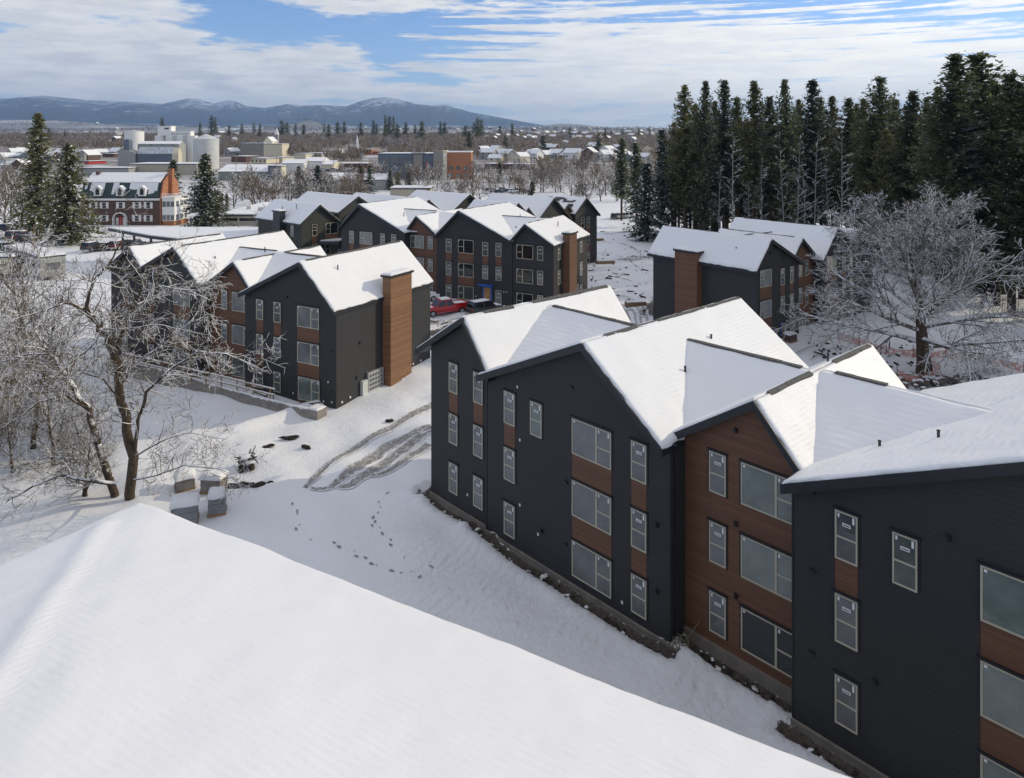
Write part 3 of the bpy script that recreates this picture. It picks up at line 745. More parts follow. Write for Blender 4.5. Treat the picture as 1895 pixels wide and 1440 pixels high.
b = MB(); b.box(.004, .10, 0, 5.9, -.3, .42); b.box(.004, .10, 9.1, 13.3, -.1, .62); b.box(.93, 1.0, 5.9, 9.1, -.2, .45); b.box(.102,.13,0,5.9,.38,.45); b.build('foundation', M['concrete_light'], R2)
b = MB(); b.tube([(.22,.3,.55),(.22,2.6,.62),(.22,5.8,.75)], .06, 8); b.build('drain_pipe', M['metal_grey'], R2)
mc = empty('electric_meter_bank', (0,0,0)); mc.parent = R2
b = MB(); b.box(.01,.22,3.75,5.85,.95,2.62); b.box(.01,.26,3.72,3.86,.3,2.7); b.build('cabinet', M['metal_grey'], mc)
plain('meter_face', (.13,.135,.14), .3)
for i in range(5):
    for j in range(4):
        b = MB(); n = 10; y, z = 4.05+i*.37, 1.18+j*.38
        b.add([(.222,y+.11*cos(2*pi*k/n),z+.11*sin(2*pi*k/n)) for k in range(n)]+[(.30,y+.095*cos(2*pi*k/n),z+.095*sin(2*pi*k/n)) for k in range(n)], [(k,(k+1)%n,(k+1)%n+n,k+n) for k in range(n)]+[tuple(range(n,2*n))])
        b.build('meter', M['meter_face'], mc)
b = MB(); b.box(.01,.30,2.95,3.6,.9,2.1); b.box(.01,.32,2.93,3.62,2.1,2.14); b.build('junction_box', M['steel_pale'], R2)
b = MB(); b.tube([(.15,3.8,.95),(.15,3.8,.2)], .05, 8); b.build('conduit', M['metal_grey'], R2)
b = MB(); b.cyl((.5,5.75),.16,.16,.0,.5,12); b.build('utility_marker', plain('teal_cap',(.03,.16,.13),.5), R2)
fixture(R2, [(-5.6,9.4,'box'),(-10.2,9.0,'box'),(-8.1,5.6,'vent'),(-10.2,5.7,'vent'),(-.55,5.4,'vent'),(-.6,2.1,'vent'),(-1.4,1.1,'tag'),(-.5,1.2,'tag'),(-4.9,1.2,'tag'),(-.9,2.8,'tag')]); fixture(R2, [(-14.6,10.1,'box')], 1.1)
for i, (y, z, k) in enumerate(((2.9,5.5,'box'),(2.5,2.6,'vent'),(1.6,1.2,'tag'),(.6,1.1,'tag'),(10.4,1.6,'tag'),(11.6,1.6,'tag'),(7.6,1.1,'tag'))):
    bb = MB(); s = .09 if k!='tag' else .06; xo = .0 if i!=6 else .92; bb.box(xo+.004, xo+.12, y-s, y+s, z-s*1.2, z+s*1.2); bb.build({'box':'wall_light','vent':'dryer_vent','tag':'outlet_cover'}[k], M['plastic_white' if k=='tag' else 'trim_dark'], R2)
vent(R2, -2.6, 3.0, 11.4); vent(R2, -18.6, 3.0, 10.9); vent(R2, -15.2, 6.2, 11.6)

# ---- middle block with the red pickup in front
R3 = mains('apartment_building', (5.0879,88.855), uL, 0, 'middle charcoal and brown apartment building with tan entrance door behind red pickup')
gable(R3, -34.3, -22.75, 0, 13.2, ((-34.73,9.25),(-30.74,12.89),(-22.4,9.3)), -.45, 13.65, 'siding_dark', fine=.4, ridge=((.06,.6),(.8,.97)))
gable(R3, -22.746, -17.45, 1.1, 12.0, ((-23.6,9.0),(-21.39,11.61),(-17.6,9.0)), .65, 12.4, 'siding_brown', fine=.4, ridge=((.1,.4),))
gable(R3, -17.446, -5.8, 0, 12.8, ((-17.6,9.2),(-13.71,12.82),(-5.6,9.28)), -.45, 13.2, 'siding_dark', fine=.4, ridge=((.06,.97),))
gable(R3, -5.796, 0, .1, 10.7, ((-6.1,9.2),(-3.83,11.63),(.26,9.2)), -.4, 11.1, 'siding_dark', fine=.4, ridge=((.1,.5),(.6,.97)))
spine(R3, -30.6, -21.4, 6.5, 11.7, 1.0, 12, 9.3, fine=.4, strip=(-27.8,-22)); spine(R3, -21.4, -13.8, 6.3, 11.6, 1.2, 12, 9.3, fine=.4); spine(R3, -13.6, -3.9, 6.3, 11.6, 1.0, 11.5, 9.3, fine=.4, strip=(-11,-5.6))
column(R3, 'small', -32.79, .88, TOPS, panels=(0,)); column(R3, 'bigm', -30.83, 2.32, TOPS, gl=(0,2,0)); column(R3, 'small', -27.06, .82, TOPS, panels=(0,)); column(R3, 'small', -25.09, .85, TOPS)
column(R3, 'bigm', -22.63, 2.35, (8.75,5.7,2.7), 1.1, panels=False, gl=(1,0,0)); column(R3, 'small', -19.66, .85, (8.75,5.7,2.7), 1.1, panels=False)
column(R3, 'small', -15.9, .88, TOPS); column(R3, 'bigm', -13.95, 2.4, (8.85,5.75,2.75), gl=(2,2,2)); column(R3, 'small', -10.2, .87, (8.75,5.74), panels=True); column(R3, 'small', -8.2, .85, TOPS, panels=(0,))
column(R3, 'bigm', -5.2, 2.35, (8.8,5.74,2.7), .1, panels=False, gl=(2,2,2)); column(R3, 'small', -2.26, .82, (8.8,5.74,2.7), .1, panels=False)
dr = MB(); dr.box(-10.15,-8.75,-.07,-.003,.85,3.12); dr.box(-10.6,-8.6,-.6,-.004,3.18,3.3); fr = dr.build('door_surround', M['tape_blue'], R3)
dr = MB(); dr.box(-9.95,-8.95,-.10,-.072,.9,2.95); dr.box(-9.85,-9.05,-.115,-.102,2.0,2.8); dr.box(-9.85,-9.05,-.115,-.102,1.05,1.85); dd = dr.build('door', M['door_tan'], R3)
dr = MB(); dr.box(-9.10,-9.03,-.17,-.117,1.75,1.95); dr.build('handle', M['metal_dark'], dd)
chimney(R3, .004, .95, 2.75, 5.0, -.4, 10.1)
for y, w_ in ((1.2,.9),(8.0,.9)):
    for t_ in (8.8,5.74,2.74): window(R3, 'small', .0, t_, y, w_, rz=pi/2)
dr = MB(); dr.box(.004,.08,6.0,7.6,.9,3.0); dr.box(.082,.1,6.1,6.75,1.0,2.9,1); dr.box(.082,.1,6.85,7.5,1.0,2.9,1); dr.build('patio_door', [M['vinyl'], M['glass']], R3)
plinth(R3, -34.3, -22.75, 0, -.3, .8); plinth(R3, -17.446, -10.7, 0, -.3, .82); plinth(R3, -8.5, -5.8, 0, -.3, .82)
fixture(R3, [(-27,11.1,'box'),(-5.2,11,'box'),(-6.6,2.6,'tag'),(-7.0,2.6,'tag'),(-11.2,1.6,'tag'),(-12,4.0,'tag')])
vent(R3, -26, 4, 10.9); vent(R3, -2.2, 6.0, 10.7); vent(R3, -9.5, 9, 11.0)
b = MB(); b.box(-18.3,-17.6,-.5,.2,.2,1.3); b.build('power_box', plain('box_green',(.02,.07,.05),.6), R3)

# ---- right block under the tall trees
uR = (.78261,.62251)
R4 = mains('apartment_building', (24.7764,73.1521), uR, 0, 'right charcoal apartment building with flat brown chimney beside the big bare tree')
gable(R4, 0, 8.0, 0, 13.5, ((-.62,9.05),(2.15,12.03),(8.6,8.9)), -.45, 13.9, 'siding_dark', fine=.4, ridge=((.45,.97),))
gable(R4, 8.004, 12.9, 1.1, 11.2, ((7.2,8.3),(10.1,11.3),(12.9,9.2)), .65, 11.6, 'siding_brown', fine=.4, ridge=((.1,.9),))
gable(R4, 12.904, 20.9, 0, 13.0, ((12.4,8.7),(15.75,12.12),(21.3,9.2)), -.45, 13.3, 'siding_dark', fine=.4, ridge=((.2,.9),))
gable(R4, 20.904, 25.6, .3, 10.8, ((18.7,9.2),(21.3,11.45),(26.0,9.0)), -.1, 11.1, 'siding_dark', fine=.4, ridge=((.2,.9),))
spine(R4, 2.2, 10.1, 6.3, 11.2, 1.2, 11.6, 9.2, fine=.5, strip=(4.5,9)); spine(R4, 10.1, 15.7, 6.3, 11.1, 1.2, 11.4, 9.2, fine=.5, strip=(10.5,13))
column(R4, 'bigm', .6, 2.1, (8.78,5.6,2.5), gl=(0,0,0)); column(R4, 'small', 4.38, .76, (8.55,5.65)); column(R4, 'small', 6.2, .72, (8.55,5.65,2.9), panels=(0,))
column(R4, 'small', 9.78, .8, (8.6,5.6,2.7), 1.1, panels=False); column(R4, 'small', 11.12, .7, (8.6,5.6,2.7), 1.1, panels=False)
column(R4, 'bigm', 13.9, 2.2, TOPS); column(R4, 'small', 17.4, .8, TOPS); column(R4, 'small', 19.1, .8, TOPS)
chimney(R4, -.95, -.004, 6.66, 9.6, -.2, 9.8)
b = MB(); b.box(-.35,.35,-.09,-.003,.9,2.85); b.box(-.28,.28,-.12,-.092,1.0,2.8,1); d2 = b.build('door', [M['tape_blue'], M['siding_brown']], R4, (4.75,0,0))
b = MB(); b.box(-.03,.03,-.17,-.122,1.8,1.95); b.build('handle', M['metal_dark'], d2, (.2,0,0))
fixture(R4, [(2.4,10.4,'box'),(5.0,9.6,'box'),(5.7,7.4,'vent'),(5.7,4.5,'vent'),(5.2,2.9,'box'),(7.5,1.8,'tag')]); vent(R4, .9, 3.0, 10.4, .4)
plinth(R4, 0, 8, 0, -.2, .95)

# ---- far blocks behind
uN = (cos(radians(48)), sin(radians(48)))
def tipsn(ax, za, wl, wr, s=.62): return ((ax-wl, za-wl*s), (ax, za), (ax+wr, za-wr*s))
N1 = mains('apartment_building', (-30.2,112.9), uN, 0, 'far charcoal apartment building at left of the far row, with square dark chimney')
gable(N1, -3.1, 3.6, 0, 13, tipsn(0,12.0,3.6,4.2,.78), -.4, 13.4, 'siding_olive', fine=.6, ridge=None); gable(N1, 3.604, 12.5, -.3, 14, tipsn(7.0,12.9,3.9,6.2,.62), -.7, 14.3, 'siding_olive', fine=.6, ridge=None)
for x, k in ((-1.2,'small'),(1.2,'bigm'),(5.0,'small'),(8.0,'small')): column(N1, k, x, None or (.85 if k=='small' else 2.3), TOPS, 0 if x<3.6 else -.3, gl=(2,2,2))
for y in (3.0,): window(N1, 'small', -3.1, 8.7, y, .85, rz=-pi/2)
chimney(N1, -4.1, -3.104, 4.6, 6.6, -.3, 10.6, ('fascia',))
vent(N1, -1.5, 4, 11.2); vent(N1, -2.2, 7, 10.7)
N2 = mains('apartment_building', (-7.6,125.6), uN, 0, 'far apartment building behind the middle block, its brown gable between two white roofs')
gable(N2, -4.2, 5.0, 0, 13.5, tipsn(0,12.6,4.6,5.6), -.45, 13.9, 'siding_dark', fine=.6, ridge=None); gable(N2, -12.2, -4.204, .6, 12, tipsn(-8.9,12.2,3.4,4.8,.75), .2, 12.4, 'siding_brown', fine=.6, ridge=None)
gable(N2, -17.5, -12.204, 0, 13.5, tipsn(-13.6,12.9,4.4,5.4), -.45, 13.9, 'siding_dark', fine=.6, ridge=None)
column(N2, 'small', 2, .85, TOPS); column(N2, 'small', -15.5, .85, TOPS)
N3 = mains('apartment_building', (12.3,122.4), uN, 0, 'far right charcoal apartment building whose end roof shows bare dark shingles')
gable(N3, -2.6, 3.6, 0, 11, tipsn(0,12.3,3.2,4.0,.8), -.45, 11.3, 'siding_dark', fine=.6, ridge=None); gable(N3, -5.8, -2.604, .6, 11, tipsn(-4.2,11.4,2.6,2.4,.9), .3, 11.3, 'siding_brown', fine=.6, ridge=None)
gable(N3, -13, -5.804, 0, 13, tipsn(-8.7,12.8,5.2,4.6,.8), -.45, 13.5, 'siding_dark', fine=.6, ridge=None)
gable(N3, -15.2, -13.004, .4, 9, tipsn(-14.4,11.6,2.2,2.4,.95), .1, 9.4, 'siding_brown', fine=.6, ridge=None); gable(N3, -19.5, -15.204, .2, 9, tipsn(-17.0,12.5,3.2,3.2,.8), -.1, 9.4, 'siding_brown', fine=.6, ridge=None)
for x, k in ((-1.0,'small'),(.6,'small'),(-12,'small')): column(N3, k, x, .85, TOPS, gl=(2,2,2))
for y in (1.2,5.0): 
    for t_ in TOPS: window(N3, 'small', 3.6, t_, y, .85, rz=pi/2, gl=2)
b = MB(); rng = random.Random(9)     # shingle courses showing where the snow has slid
for k in range(46):
    s = rng.random()**.8; y = 1.2+rng.random()*8.5 - s*.5; L = rng.uniform(.5,1.9); x = -.15-2.6*s; z = 12.3-ST-.8*(-x)*1.0+ST+.05
    b.hexa([(x,y,z),(x-.32,y,z-.256),(x-.32,y+L,z-.256),(x,y+L,z)], [(x,y,z+.03),(x-.32,y,z-.226),(x-.32,y+L,z-.226),(x,y+L,z+.03)])
b.build('bare_shingles', M['shingle_dark'], N3)

# ---- low community hall behind the left block
CH = empty('community_hall', (-27,113,0)); tag(CH, 'low flat-roofed hall under snow with a square brown chimney box', 'hall')
P = [(-72.5,129.5),(-60,119.5),(-50,113.6),(-27,112.9),(-23.5,124),(-37,127.5),(-55,130)]
P = [(x+27, y-113) for x, y in P]
b = MB(); b.prism_z(P[::-1] if False else P, 5.55, 6.05); rf = b.build('roof', M['fascia'], CH)
b = MB(); Pi = [(x*.994-.15, y*.985+.1) for x, y in P]; b.prism_z(Pi, 6.06, 6.24, 0, True); b.build('snow', M['snow_plain'], rf)
b = MB(); b.box(-18,1.5,1.6,10,-.5,5.54); b.build('wall', M['siding_olive'], CH)
for x in (-.6,-4.5,-8.5,-12.5): window(CH, 'small', x, 4.6, 1.6, .9, gl=2)
for x, y in ((-42,15),(-38,11.2),(-33,7),(-28,3.8),(-24,2.2)):
    b = MB(); b.box(-.15,.15,-.15,.15,-1.2,5.54); b.build('post', M['metal_dark'], CH, (x,y,0))
b = MB(); b.box(-6.0,-3.7,2.0,4.2,6.1,8.1); c = b.build('chimney_chase', M['siding_brown'], CH)
snow_sheet('snow', M['snow_plain'], [(-6.1,1.9,8.1),(-3.6,1.9,8.1),(-3.6,4.3,8.1),(-6.1,4.3,8.1)], c, 8, 8, th=.2)

# ---- the roof we look down on
uF = Vector((.8746,-.4848)); vF = Vector((.4848,.8746))
FR = empty('apartment_building', (-13.6185,26.5417,0), atan2(uF.y,uF.x)); tag(FR, 'nearest building, only its low snow-covered hip roof corner showing at the bottom', 'apartment building', 'charcoal and brown gabled apartment buildings')
ZE, RUN, PT, LX = 8.85, 12.0, .185, 36.0
zr = ZE+RUN*PT
b = MB(); b.box(.5, LX-.5, -2*RUN+.5, -.5, -.6, ZE-.3); b.build('wall', M['siding_dark'], FR)
b = MB()
c4 = [(0,0,ZE),(LX,0,ZE),(LX,-2*RUN,ZE),(0,-2*RUN,ZE)]; r2 = [(RUN,-RUN,zr),(LX-RUN,-RUN,zr)]
vs = c4+r2+[(x,y,ZE-.3) for x,y,_ in c4]
b.add(vs, [(0,4,5,1),(1,5,2),(2,5,4,3),(3,4,0),(0,1,7,6),(1,2,8,7),(2,3,9,8),(3,0,6,9),(6,7,8,9)])
rf = b.build('roof', M['fascia'], FR)
n = 150; m2 = 110
xs = np.concatenate([[0,.02,.05,.1,.16,.24,.34,.5], np.linspace(.7, LX-.7, n), [LX-.4,LX-.1,LX]]); ys = np.concatenate([[0,.02,.05,.1,.16,.24,.34,.5], np.linspace(.7, 2*RUN-.7, m2), [2*RUN-.4,2*RUN-.1,2*RUN]])
vs = []
for y in ys:
    for x in xs:
        de = min(x, y, LX-x, 2*RUN-y); zz = ZE + min(de, RUN)*PT
        a = x; bq = y
        soft = .38; k = min(1, de/soft); k = sqrt(max(0,1-(1-k)**2))
        hipd = abs(x-y)/1.414 if min(x,y) < RUN else 9
        cre = -.09*math.exp(-((hipd-.0)/.55)**2) + .10*math.exp(-(((y-x)/1.414-.8)/.35)**2)*(min(x,y)>.7)
        nz = mnoise.noise(Vector((x*.35,y*.35,0)))*.07 + mnoise.noise(Vector((x*1.3,y*1.3,3)))*.022
        edge = (mnoise.noise(Vector((x*.25,y*.25,9)))*.16 + mnoise.noise(Vector((x*1.5,y*1.5,9)))*.07)*math.exp(-de/.3)
        px_, py_ = x, -y
        if y <= x and y < .6: py_ = -y + edge*.8
        if x < y and x < .6: px_ = x - edge*.8
        vs.append((px_, py_, zz + .30*k + (nz+cre*1.0)*k + .01))
nx = len(xs)
b = MB(); b.add(vs, [(j*nx+i, (j+1)*nx+i, (j+1)*nx+i+1, j*nx+i+1) for j in range(len(ys)-1) for i in range(nx-1)], 0, True)
b.build('snow', M['snow_near_roof'], rf)
# ------------------------------------------------------------------ trees
def bez(p0, d, L, n, wig, trop, rng, dt=0.0):
    pts = [Vector(p0)]; d = Vector(d).normalized(); st = L/n
    for i in range(n):
        d = (d + Vector((rng.gauss(0,wig), rng.gauss(0,wig), rng.gauss(0,wig)*.7 + trop))).normalized()
        pts.append(pts[-1]+d*st)
    return pts, d
def branch(mb, p, d, L, r, lev, P, rng):
    n = P['seg'][lev]; pts, _ = bez(p, d, L, n, P['wig'][lev], P['trop'][lev], rng)
    rt = r*(.30 if lev < P['max'] else .5)
    rad = [max(P['rmin'], r+(rt-r)*i/n) for i in range(n+1)]
    mb.tube(pts, rad, P['sides'][lev], P['mi'][lev])
    if lev >= P['max']: return
    k = P['n'][lev]; t0 = P['t0'][lev]
    for j in range(k):
        t = t0 + (1-t0)*(j+rng.random())/k; f = t*n; i = min(int(f), n-1); q = pts[i].lerp(pts[i+1], f-i)
        dd = (pts[i+1]-pts[i]).normalized()
        a = dd.cross(Vector((rng.gauss(0,1), rng.gauss(0,1), rng.gauss(0,1)))).normalized()
        ang = radians(rng.uniform(*P['ang'][lev]))
        nd = dd*cos(ang) + a*sin(ang)
        if P.get('flat'): nd.z = nd.z*.6+.05
        rr = (r+(rt-r)*t)*P['rr'][lev]
        branch(mb, q, nd, L*P['lr'][lev]*rng.uniform(.7,1.25)*(1-.45*t), rr, lev+1, P, rng)
def limb_tree(name, label, cat, loc, limbs, P, seed, group=None, mats=('bark_snow','twig_snow'), trunks=1):
    """limbs: list of (points, r0, r1); the first ones are the trunks"""
    rng = random.Random(seed); root = empty(name, loc); tag(root, label, cat, group)
    tr = MB(); cr = MB()
    for i, (pts, r0, r1) in enumerate(limbs):
        b = tr if i < trunks else cr; n = len(pts)
        # resample with a little crookedness
        P2 = []
        for a in range(n-1):
            for s in range(4):
                q = Vector(pts[a]).lerp(Vector(pts[a+1]), s/4)
                if a+s: q += Vector((rng.gauss(0,1),rng.gauss(0,1),rng.gauss(0,.5)))*min(.09, r0*.35)
                P2.append(q)
        P2.append(Vector(pts[-1])); m = len(P2)
        rad = [r0+(r1-r0)*k/(m-1) for k in range(m)]
        b.tube(P2, rad, 9 if i < trunks else 6, 0)
        Lt = sum((P2[k+1]-P2[k]).length for k in range(m-1))
        cnt = int(Lt*P['dens'])
        for j in range(cnt):
            t = (.30 if i < trunks else .12) + (.70 if i < trunks else .88)*(j+rng.random())/cnt; f = t*(m-1); k = min(int(f), m-2); q = P2[k].lerp(P2[k+1], f-k)
            dd = (P2[k+1]-P2[k]).normalized(); a = dd.cross(Vector((rng.gauss(0,1),rng.gauss(0,1),rng.gauss(0,1)))).normalized()
            ang = radians(rng.uniform(35,75)); nd = dd*cos(ang)+a*sin(ang)
            branch(cr, q, nd, P['L']*rng.uniform(.5,1.3), min(rad[k]*.45, P['r']), 0, P, rng)
    tr.build('trunk', [M[m_] for m_ in mats], root); cr.build('crown', [M[m_] for m_ in mats], root)
    return root
def bare_tree(name, H, R, seed, P, mats, trunk_r, fork=.18, nl=10, limb_ang=(25,60), clear=.2):
    rng = random.Random(seed); tr = MB(); cr = MB()
    pts, _ = bez((0,0,-.4), (rng.gauss(0,.05),rng.gauss(0,.05),1), H*.72, 9, .05, .03, rng)
    rad = [trunk_r*(1-.85*i/9)+.01 for i in range(10)]; rad[0] *= 1.35
    tr.tube(pts, rad, 9, 0)
    for j in range(nl):
        t = clear + (.97-clear)*(j+rng.random()*.6)/nl; f = t*9; i = min(int(f),8); q = pts[i].lerp(pts[i+1], f-i)
        az_ = j*2.4+rng.gauss(0,.3); ang = radians(rng.uniform(*limb_ang))*(1.15-.5*t)
        d = Vector((cos(az_)*sin(ang), sin(az_)*sin(ang), cos(ang)))
        L = hypot(R*(1-.55*t)/max(.5,sin(ang)), 0)*1.0
        branch(cr, q, d, min(L, H*.62), rad[i]*.55, 0, P, rng)
    return tr, cr
def conifer(H, R, seed, style='spruce', snow=.3, clear=.06, q=.42, dens=1.0, ex=.82, m0=2):
    rng = random.Random(seed); tr = MB(); cr = MB()
    lean = rng.uniform(-.012,.012)
    tr.tube([(0,0,-.5),(lean*H*.5,0,H*.5),(lean*H,0,H*.97)], [H*.013+.06, H*.009+.03, .02], 6, 0)
    z = H*clear; zs = []
    while z < H*.985:
        t = (z-H*clear)/(H*(1-clear)); zs.append((z,t)); z += (.62 if style!='far' else H*.05)*(1-.45*t)/dens
    for z, t in zs:
        if style == 'pine':
            prof = (min(1, .50+1.7*t) if t < .29 else 1)*min(1, ((1-t)/.52)**.68)
            prof *= .92+.42*mnoise.noise(Vector((seed*3.1, z*.33, 0)))
        else: prof = (1-t)**ex*(1 if t > .05 else .75)+.03
        n = int((5+4*prof)*(.9 if style!='far' else .7)) + 1
        for k in range(n):
            a = rng.uniform(0, 2*pi); 
            gap = mnoise.noise(Vector((cos(a)*1.3+seed, sin(a)*1.3, z*.22)))
            L = R*prof*rng.uniform(.62,1.12)*(1+gap*.5)
            if style == 'pine' and gap < -.33: continue
            rise = .38 if style == 'pine' else (.18-.30*(1-t))
            steps = max(2, int(L/(q*1.15)))
            if L > R*.5 and style != 'far':
                tr.tube([(lean*z,0,z),(lean*z+cos(a)*L*.9, sin(a)*L*.9, z+rise*L*.6)], [.045,.015], 3, 0)
            for s in range(steps):
                f = (s+rng.uniform(.3,1))/steps; rr = L*f
                x = lean*z+cos(a)*rr; y = sin(a)*rr; zz = z + rise*rr - (.30*f*f*L*.5 if style!='pine' else 0) + rng.gauss(0,.10)
                m = m0 if style!='far' else 1
                for u in range(m):
                    w = q*rng.uniform(.6,1.25)*(1.15-.4*f)*(1 if style!='far' else .35+.8*prof); l = w*rng.uniform(.9,1.7)
                    th = a + rng.gauss(0,.8); ph = rng.uniform(-.8,.5) if style!='pine' else rng.uniform(-.7,1.1)
                    ax = Vector((cos(th)*cos(ph), sin(th)*cos(ph), sin(ph))); sd_ = Vector((-sin(th),cos(th),rng.uniform(-.6,.6))).normalized()
                    c = Vector((x+rng.gauss(0,.18)*q*2, y+rng.gauss(0,.18)*q*2, zz+rng.gauss(0,.14)))
                    up = ax.cross(sd_); 
                    sn = rng.random() < snow*(1.2 if u == 0 else .5)
                    vs = [c-ax*l*.5-sd_*w*.28, c-ax*l*.1+sd_*w*.5-Vector((0,0,w*.12)), c+ax*l*.6, c+ax*l*.0-sd_*w*.5-Vector((0,0,w*.12))]
                    cr.add(vs, [(0,1,2,3)], 0)
                    if sn:
                        o = Vector((0,0,.05)); k2 = rng.uniform(.45,.85) if style=='spruce' else rng.uniform(.22,.55); cc = c+o
                        cr.add([cc+(v-c)*k2 for v in vs], [(0,1,2,3)], 1)
    return tr, cr
def proto(name, tr, cr, tm, cm, loc=(0,0,0)):
    r = empty(name, loc); tr.build('trunk', [M[m_] for m_ in tm], r); cr.build('crown', [M[m_] for m_ in cm], r); return r
class Proto:                                       # first use takes the original, later ones copies
    def __init__(s, root): s.r = root; s.used = False
    def put(s, x, y, sc=1, sxy=None, rz=0, label='', cat='', group=None, dz=0, name=None):
        o = s.r if not s.used else copy_tree(s.r); s.used = True
        o.location = (x, y, gzf(x,y)+dz); o.rotation_euler = (0,0,rz); k = sxy or sc; o.scale = (k,k,sc); tag(o, label, cat, group); return o

# -- big bare tree at the left, limbs at their true places about 45 m away
def Q(px, py, d): return (W(px,d), d, Hz(py,d))
bx, by = W(228, 45.5), 45.5; bz0 = gzf(bx, by)
def rel(pts): return [(p[0]-bx, p[1]-by, p[2]-bz0) for p in pts]
S = lambda *a: rel([Q(*p) for p in a])
limbs = [
 (S((237,985,45.5),(246,846,45.3),(225,746,45),(212,660,44.6),(190,608,44.4),(160,573,44.4)), .46, .24),
 (S((225,990,45.6),(190,846,46.4),(160,755,47),(128,705,47.3),(92,655,47.8)), .38, .17),
 (S((160,573,44.4),(167,530,44),(185,505,43.6),(203,487,43.4),(229,440,43)), .17, .05),
 (S((160,573,44.4),(120,560,43),(80,575,42),(30,590,41.5)), .13, .04),
 (S((212,660,44.6),(235,595,44),(260,543,43.6),(275,500,43.4),(330,488,43)), .19, .05),
 (S((260,543,43.6),(300,530,42.6),(350,538,42),(400,560,41.5)), .10, .03),
 (S((246,846,45.3),(258,775,44.8),(273,725,44.2),(318,680,43.6),(368,651,43),(420,655,42.5),(480,682,42)), .17, .045),
 (S((222,715,44.8),(250,670,45.6),(300,640,46.4),(345,600,47),(372,590,47.4)), .12, .035),
 (S((190,608,44.4),(230,610,43.5),(290,600,42.5),(345,612,42)), .11, .03),
 (S((92,655,47.8),(65,612,48),(52,570,48.4)), .10, .04),
 (S((92,655,47.8),(50,655,48),(10,668,48.5),(-40,660,49)), .13, .04),
 (S((160,755,47),(120,730,45.5),(70,745,44.5),(30,775,43.5),(-10,800,43)), .12, .04),
 (S((215,895,45.5),(165,890,44.8),(110,880,44),(60,900,43.5),(10,930,43)), .20, .05),
 (S((246,846,45.3),(300,815,44.6),(350,800,44),(410,812,43.6)), .09, .02),
 (S((236,890,45.3),(290,880,44.2),(340,862,43.5),(400,866,43),(440,880,42.8)), .10, .02),
 (S((205,880,46),(150,850,47.4),(90,845,48.6),(20,870,50)), .12, .03),
 (S((190,608,44.4),(170,640,42.8),(140,665,41.6),(95,700,40.6)), .10, .03),
 (S((225,746,45),(190,700,43),(150,690,41.8),(100,715,41)), .08, .025),
]
limbs = [(p, a*.70, b_*.75) for p, a, b_ in limbs]
P_left = dict(seg=(5,4,3), wig=(.20,.24,.25), trop=(.015,-.015,-.02), sides=(4,3,3), mi=(1,1,1), n=(6,4), t0=(.15,.15), ang=((25,70),(25,70)), rr=(.62,.7), lr=(.62,.62), max=2, rmin=.0105, dens=2.35, L=2.2, r=.045)
limb_tree('bare_tree', 'big bare crooked tree with snow-lined limbs in front of the left building', 'bare tree', (bx,by,bz0), limbs, P_left, 21, trunks=2)
# snow resting thickly on the main limbs is part of the bark material

# -- big bare tree at the right: broad vase of fine frosted twigs
P_right = dict(seg=(7,5,4,3), wig=(.05,.085,.12,.15), trop=(.012,.0,-.01,-.01), sides=(5,4,3,3), mi=(1,1,1,1), n=(11,8,6), t0=(.2,.12,.1), ang=((18,55),(22,60),(25,65)), rr=(.5,.6,.7), lr=(.52,.55,.6), max=3, rmin=.019)
rng = random.Random(5); root = empty('bare_tree', (37.2,65.1,gzf(37.2,65.1))); root.scale = (1.03,1.03,1.0); tag(root, 'broad bare tree full of frosted twigs with thick dark trunk beside right building', 'bare tree')
tr = MB(); cr = MB()
tp, _ = bez((0,0,-.5), (0,0,1), 11.5, 8, .035, .02, rng)
trr = [.78,.60,.52,.46,.36,.26,.19,.13,.07]; tr.tube(tp, trr, 12, 0)
nl = 24
for j in range(nl):
    t = .26+.72*(j/nl); f = t*8; i = min(int(f),7); q = tp[i].lerp(tp[i+1], f-i); a = j*2.399+rng.gauss(0,.2)
    inc = radians(88-62*((j/nl)**.75)+rng.gauss(0,5)); L = 10.2-4.2*(j/nl)**1.4
    d = Vector((cos(a)*sin(inc), sin(a)*sin(inc), cos(inc)))
    branch(cr, q, d, L*rng.uniform(.85,1.05), trr[i]*.50, 0, P_right, rng)
tr.build('trunk', [M['bark_snow'],M['twig_frost']], root); cr.build('crown', [M['bark_snow'],M['twig_frost']], root)

# -- thicket of bare trees low on the left
P_small = dict(seg=(5,4,3), wig=(.12,.18,.2), trop=(.02,.01,0), sides=(4,3,3), mi=(1,1,1), n=(8,6), t0=(.15,.12), ang=((20,55),(25,65)), rr=(.55,.65), lr=(.55,.55), max=2, rmin=.017)
BT = []
for k in range(3):
    tr, cr = bare_tree('bare_tree', 10, 4.6, 30+k, P_small, None, .20, nl=15, clear=.12)
    BT.append(Proto(proto('bare_tree', tr, cr, ('bark_snow','twig_snow'), ('bark_snow','twig_snow'))))
rng = random.Random(8)
thick = [(-38.5,51,.8),(-36.5,55,.85),(-42,57,.95),(-46,62,.95),(-40,62,.9),(-50,69,1.0),(-45,70,.9),(-52,77,1.0),(-57,84,1.1)]
for i, (x, y, s) in enumerate(thick):
    BT[i%3].put(x, y, s, s*1.15, rng.uniform(0,6), 'snow-flecked bare tree in the dense thicket down the bank, %s from the front' % ordn(sorted(range(len(thick)), key=lambda q: thick[q][1]).index(i)), 'bare tree', 'bare thicket trees on the left bank')

rng = random.Random(15)
for i in range(9):
    px = rng.uniform(-20,165); d = rng.uniform(46,60); x = W(px,d)
    BT[i%3].put(x, d, rng.uniform(.32,.6), rng.uniform(.45,.75), rng.uniform(0,6), 'low leafless shrub under the thicket trees at the left, %s planted in the row' % ordn(i), 'shrub', 'leafless shrubs on the left bank')
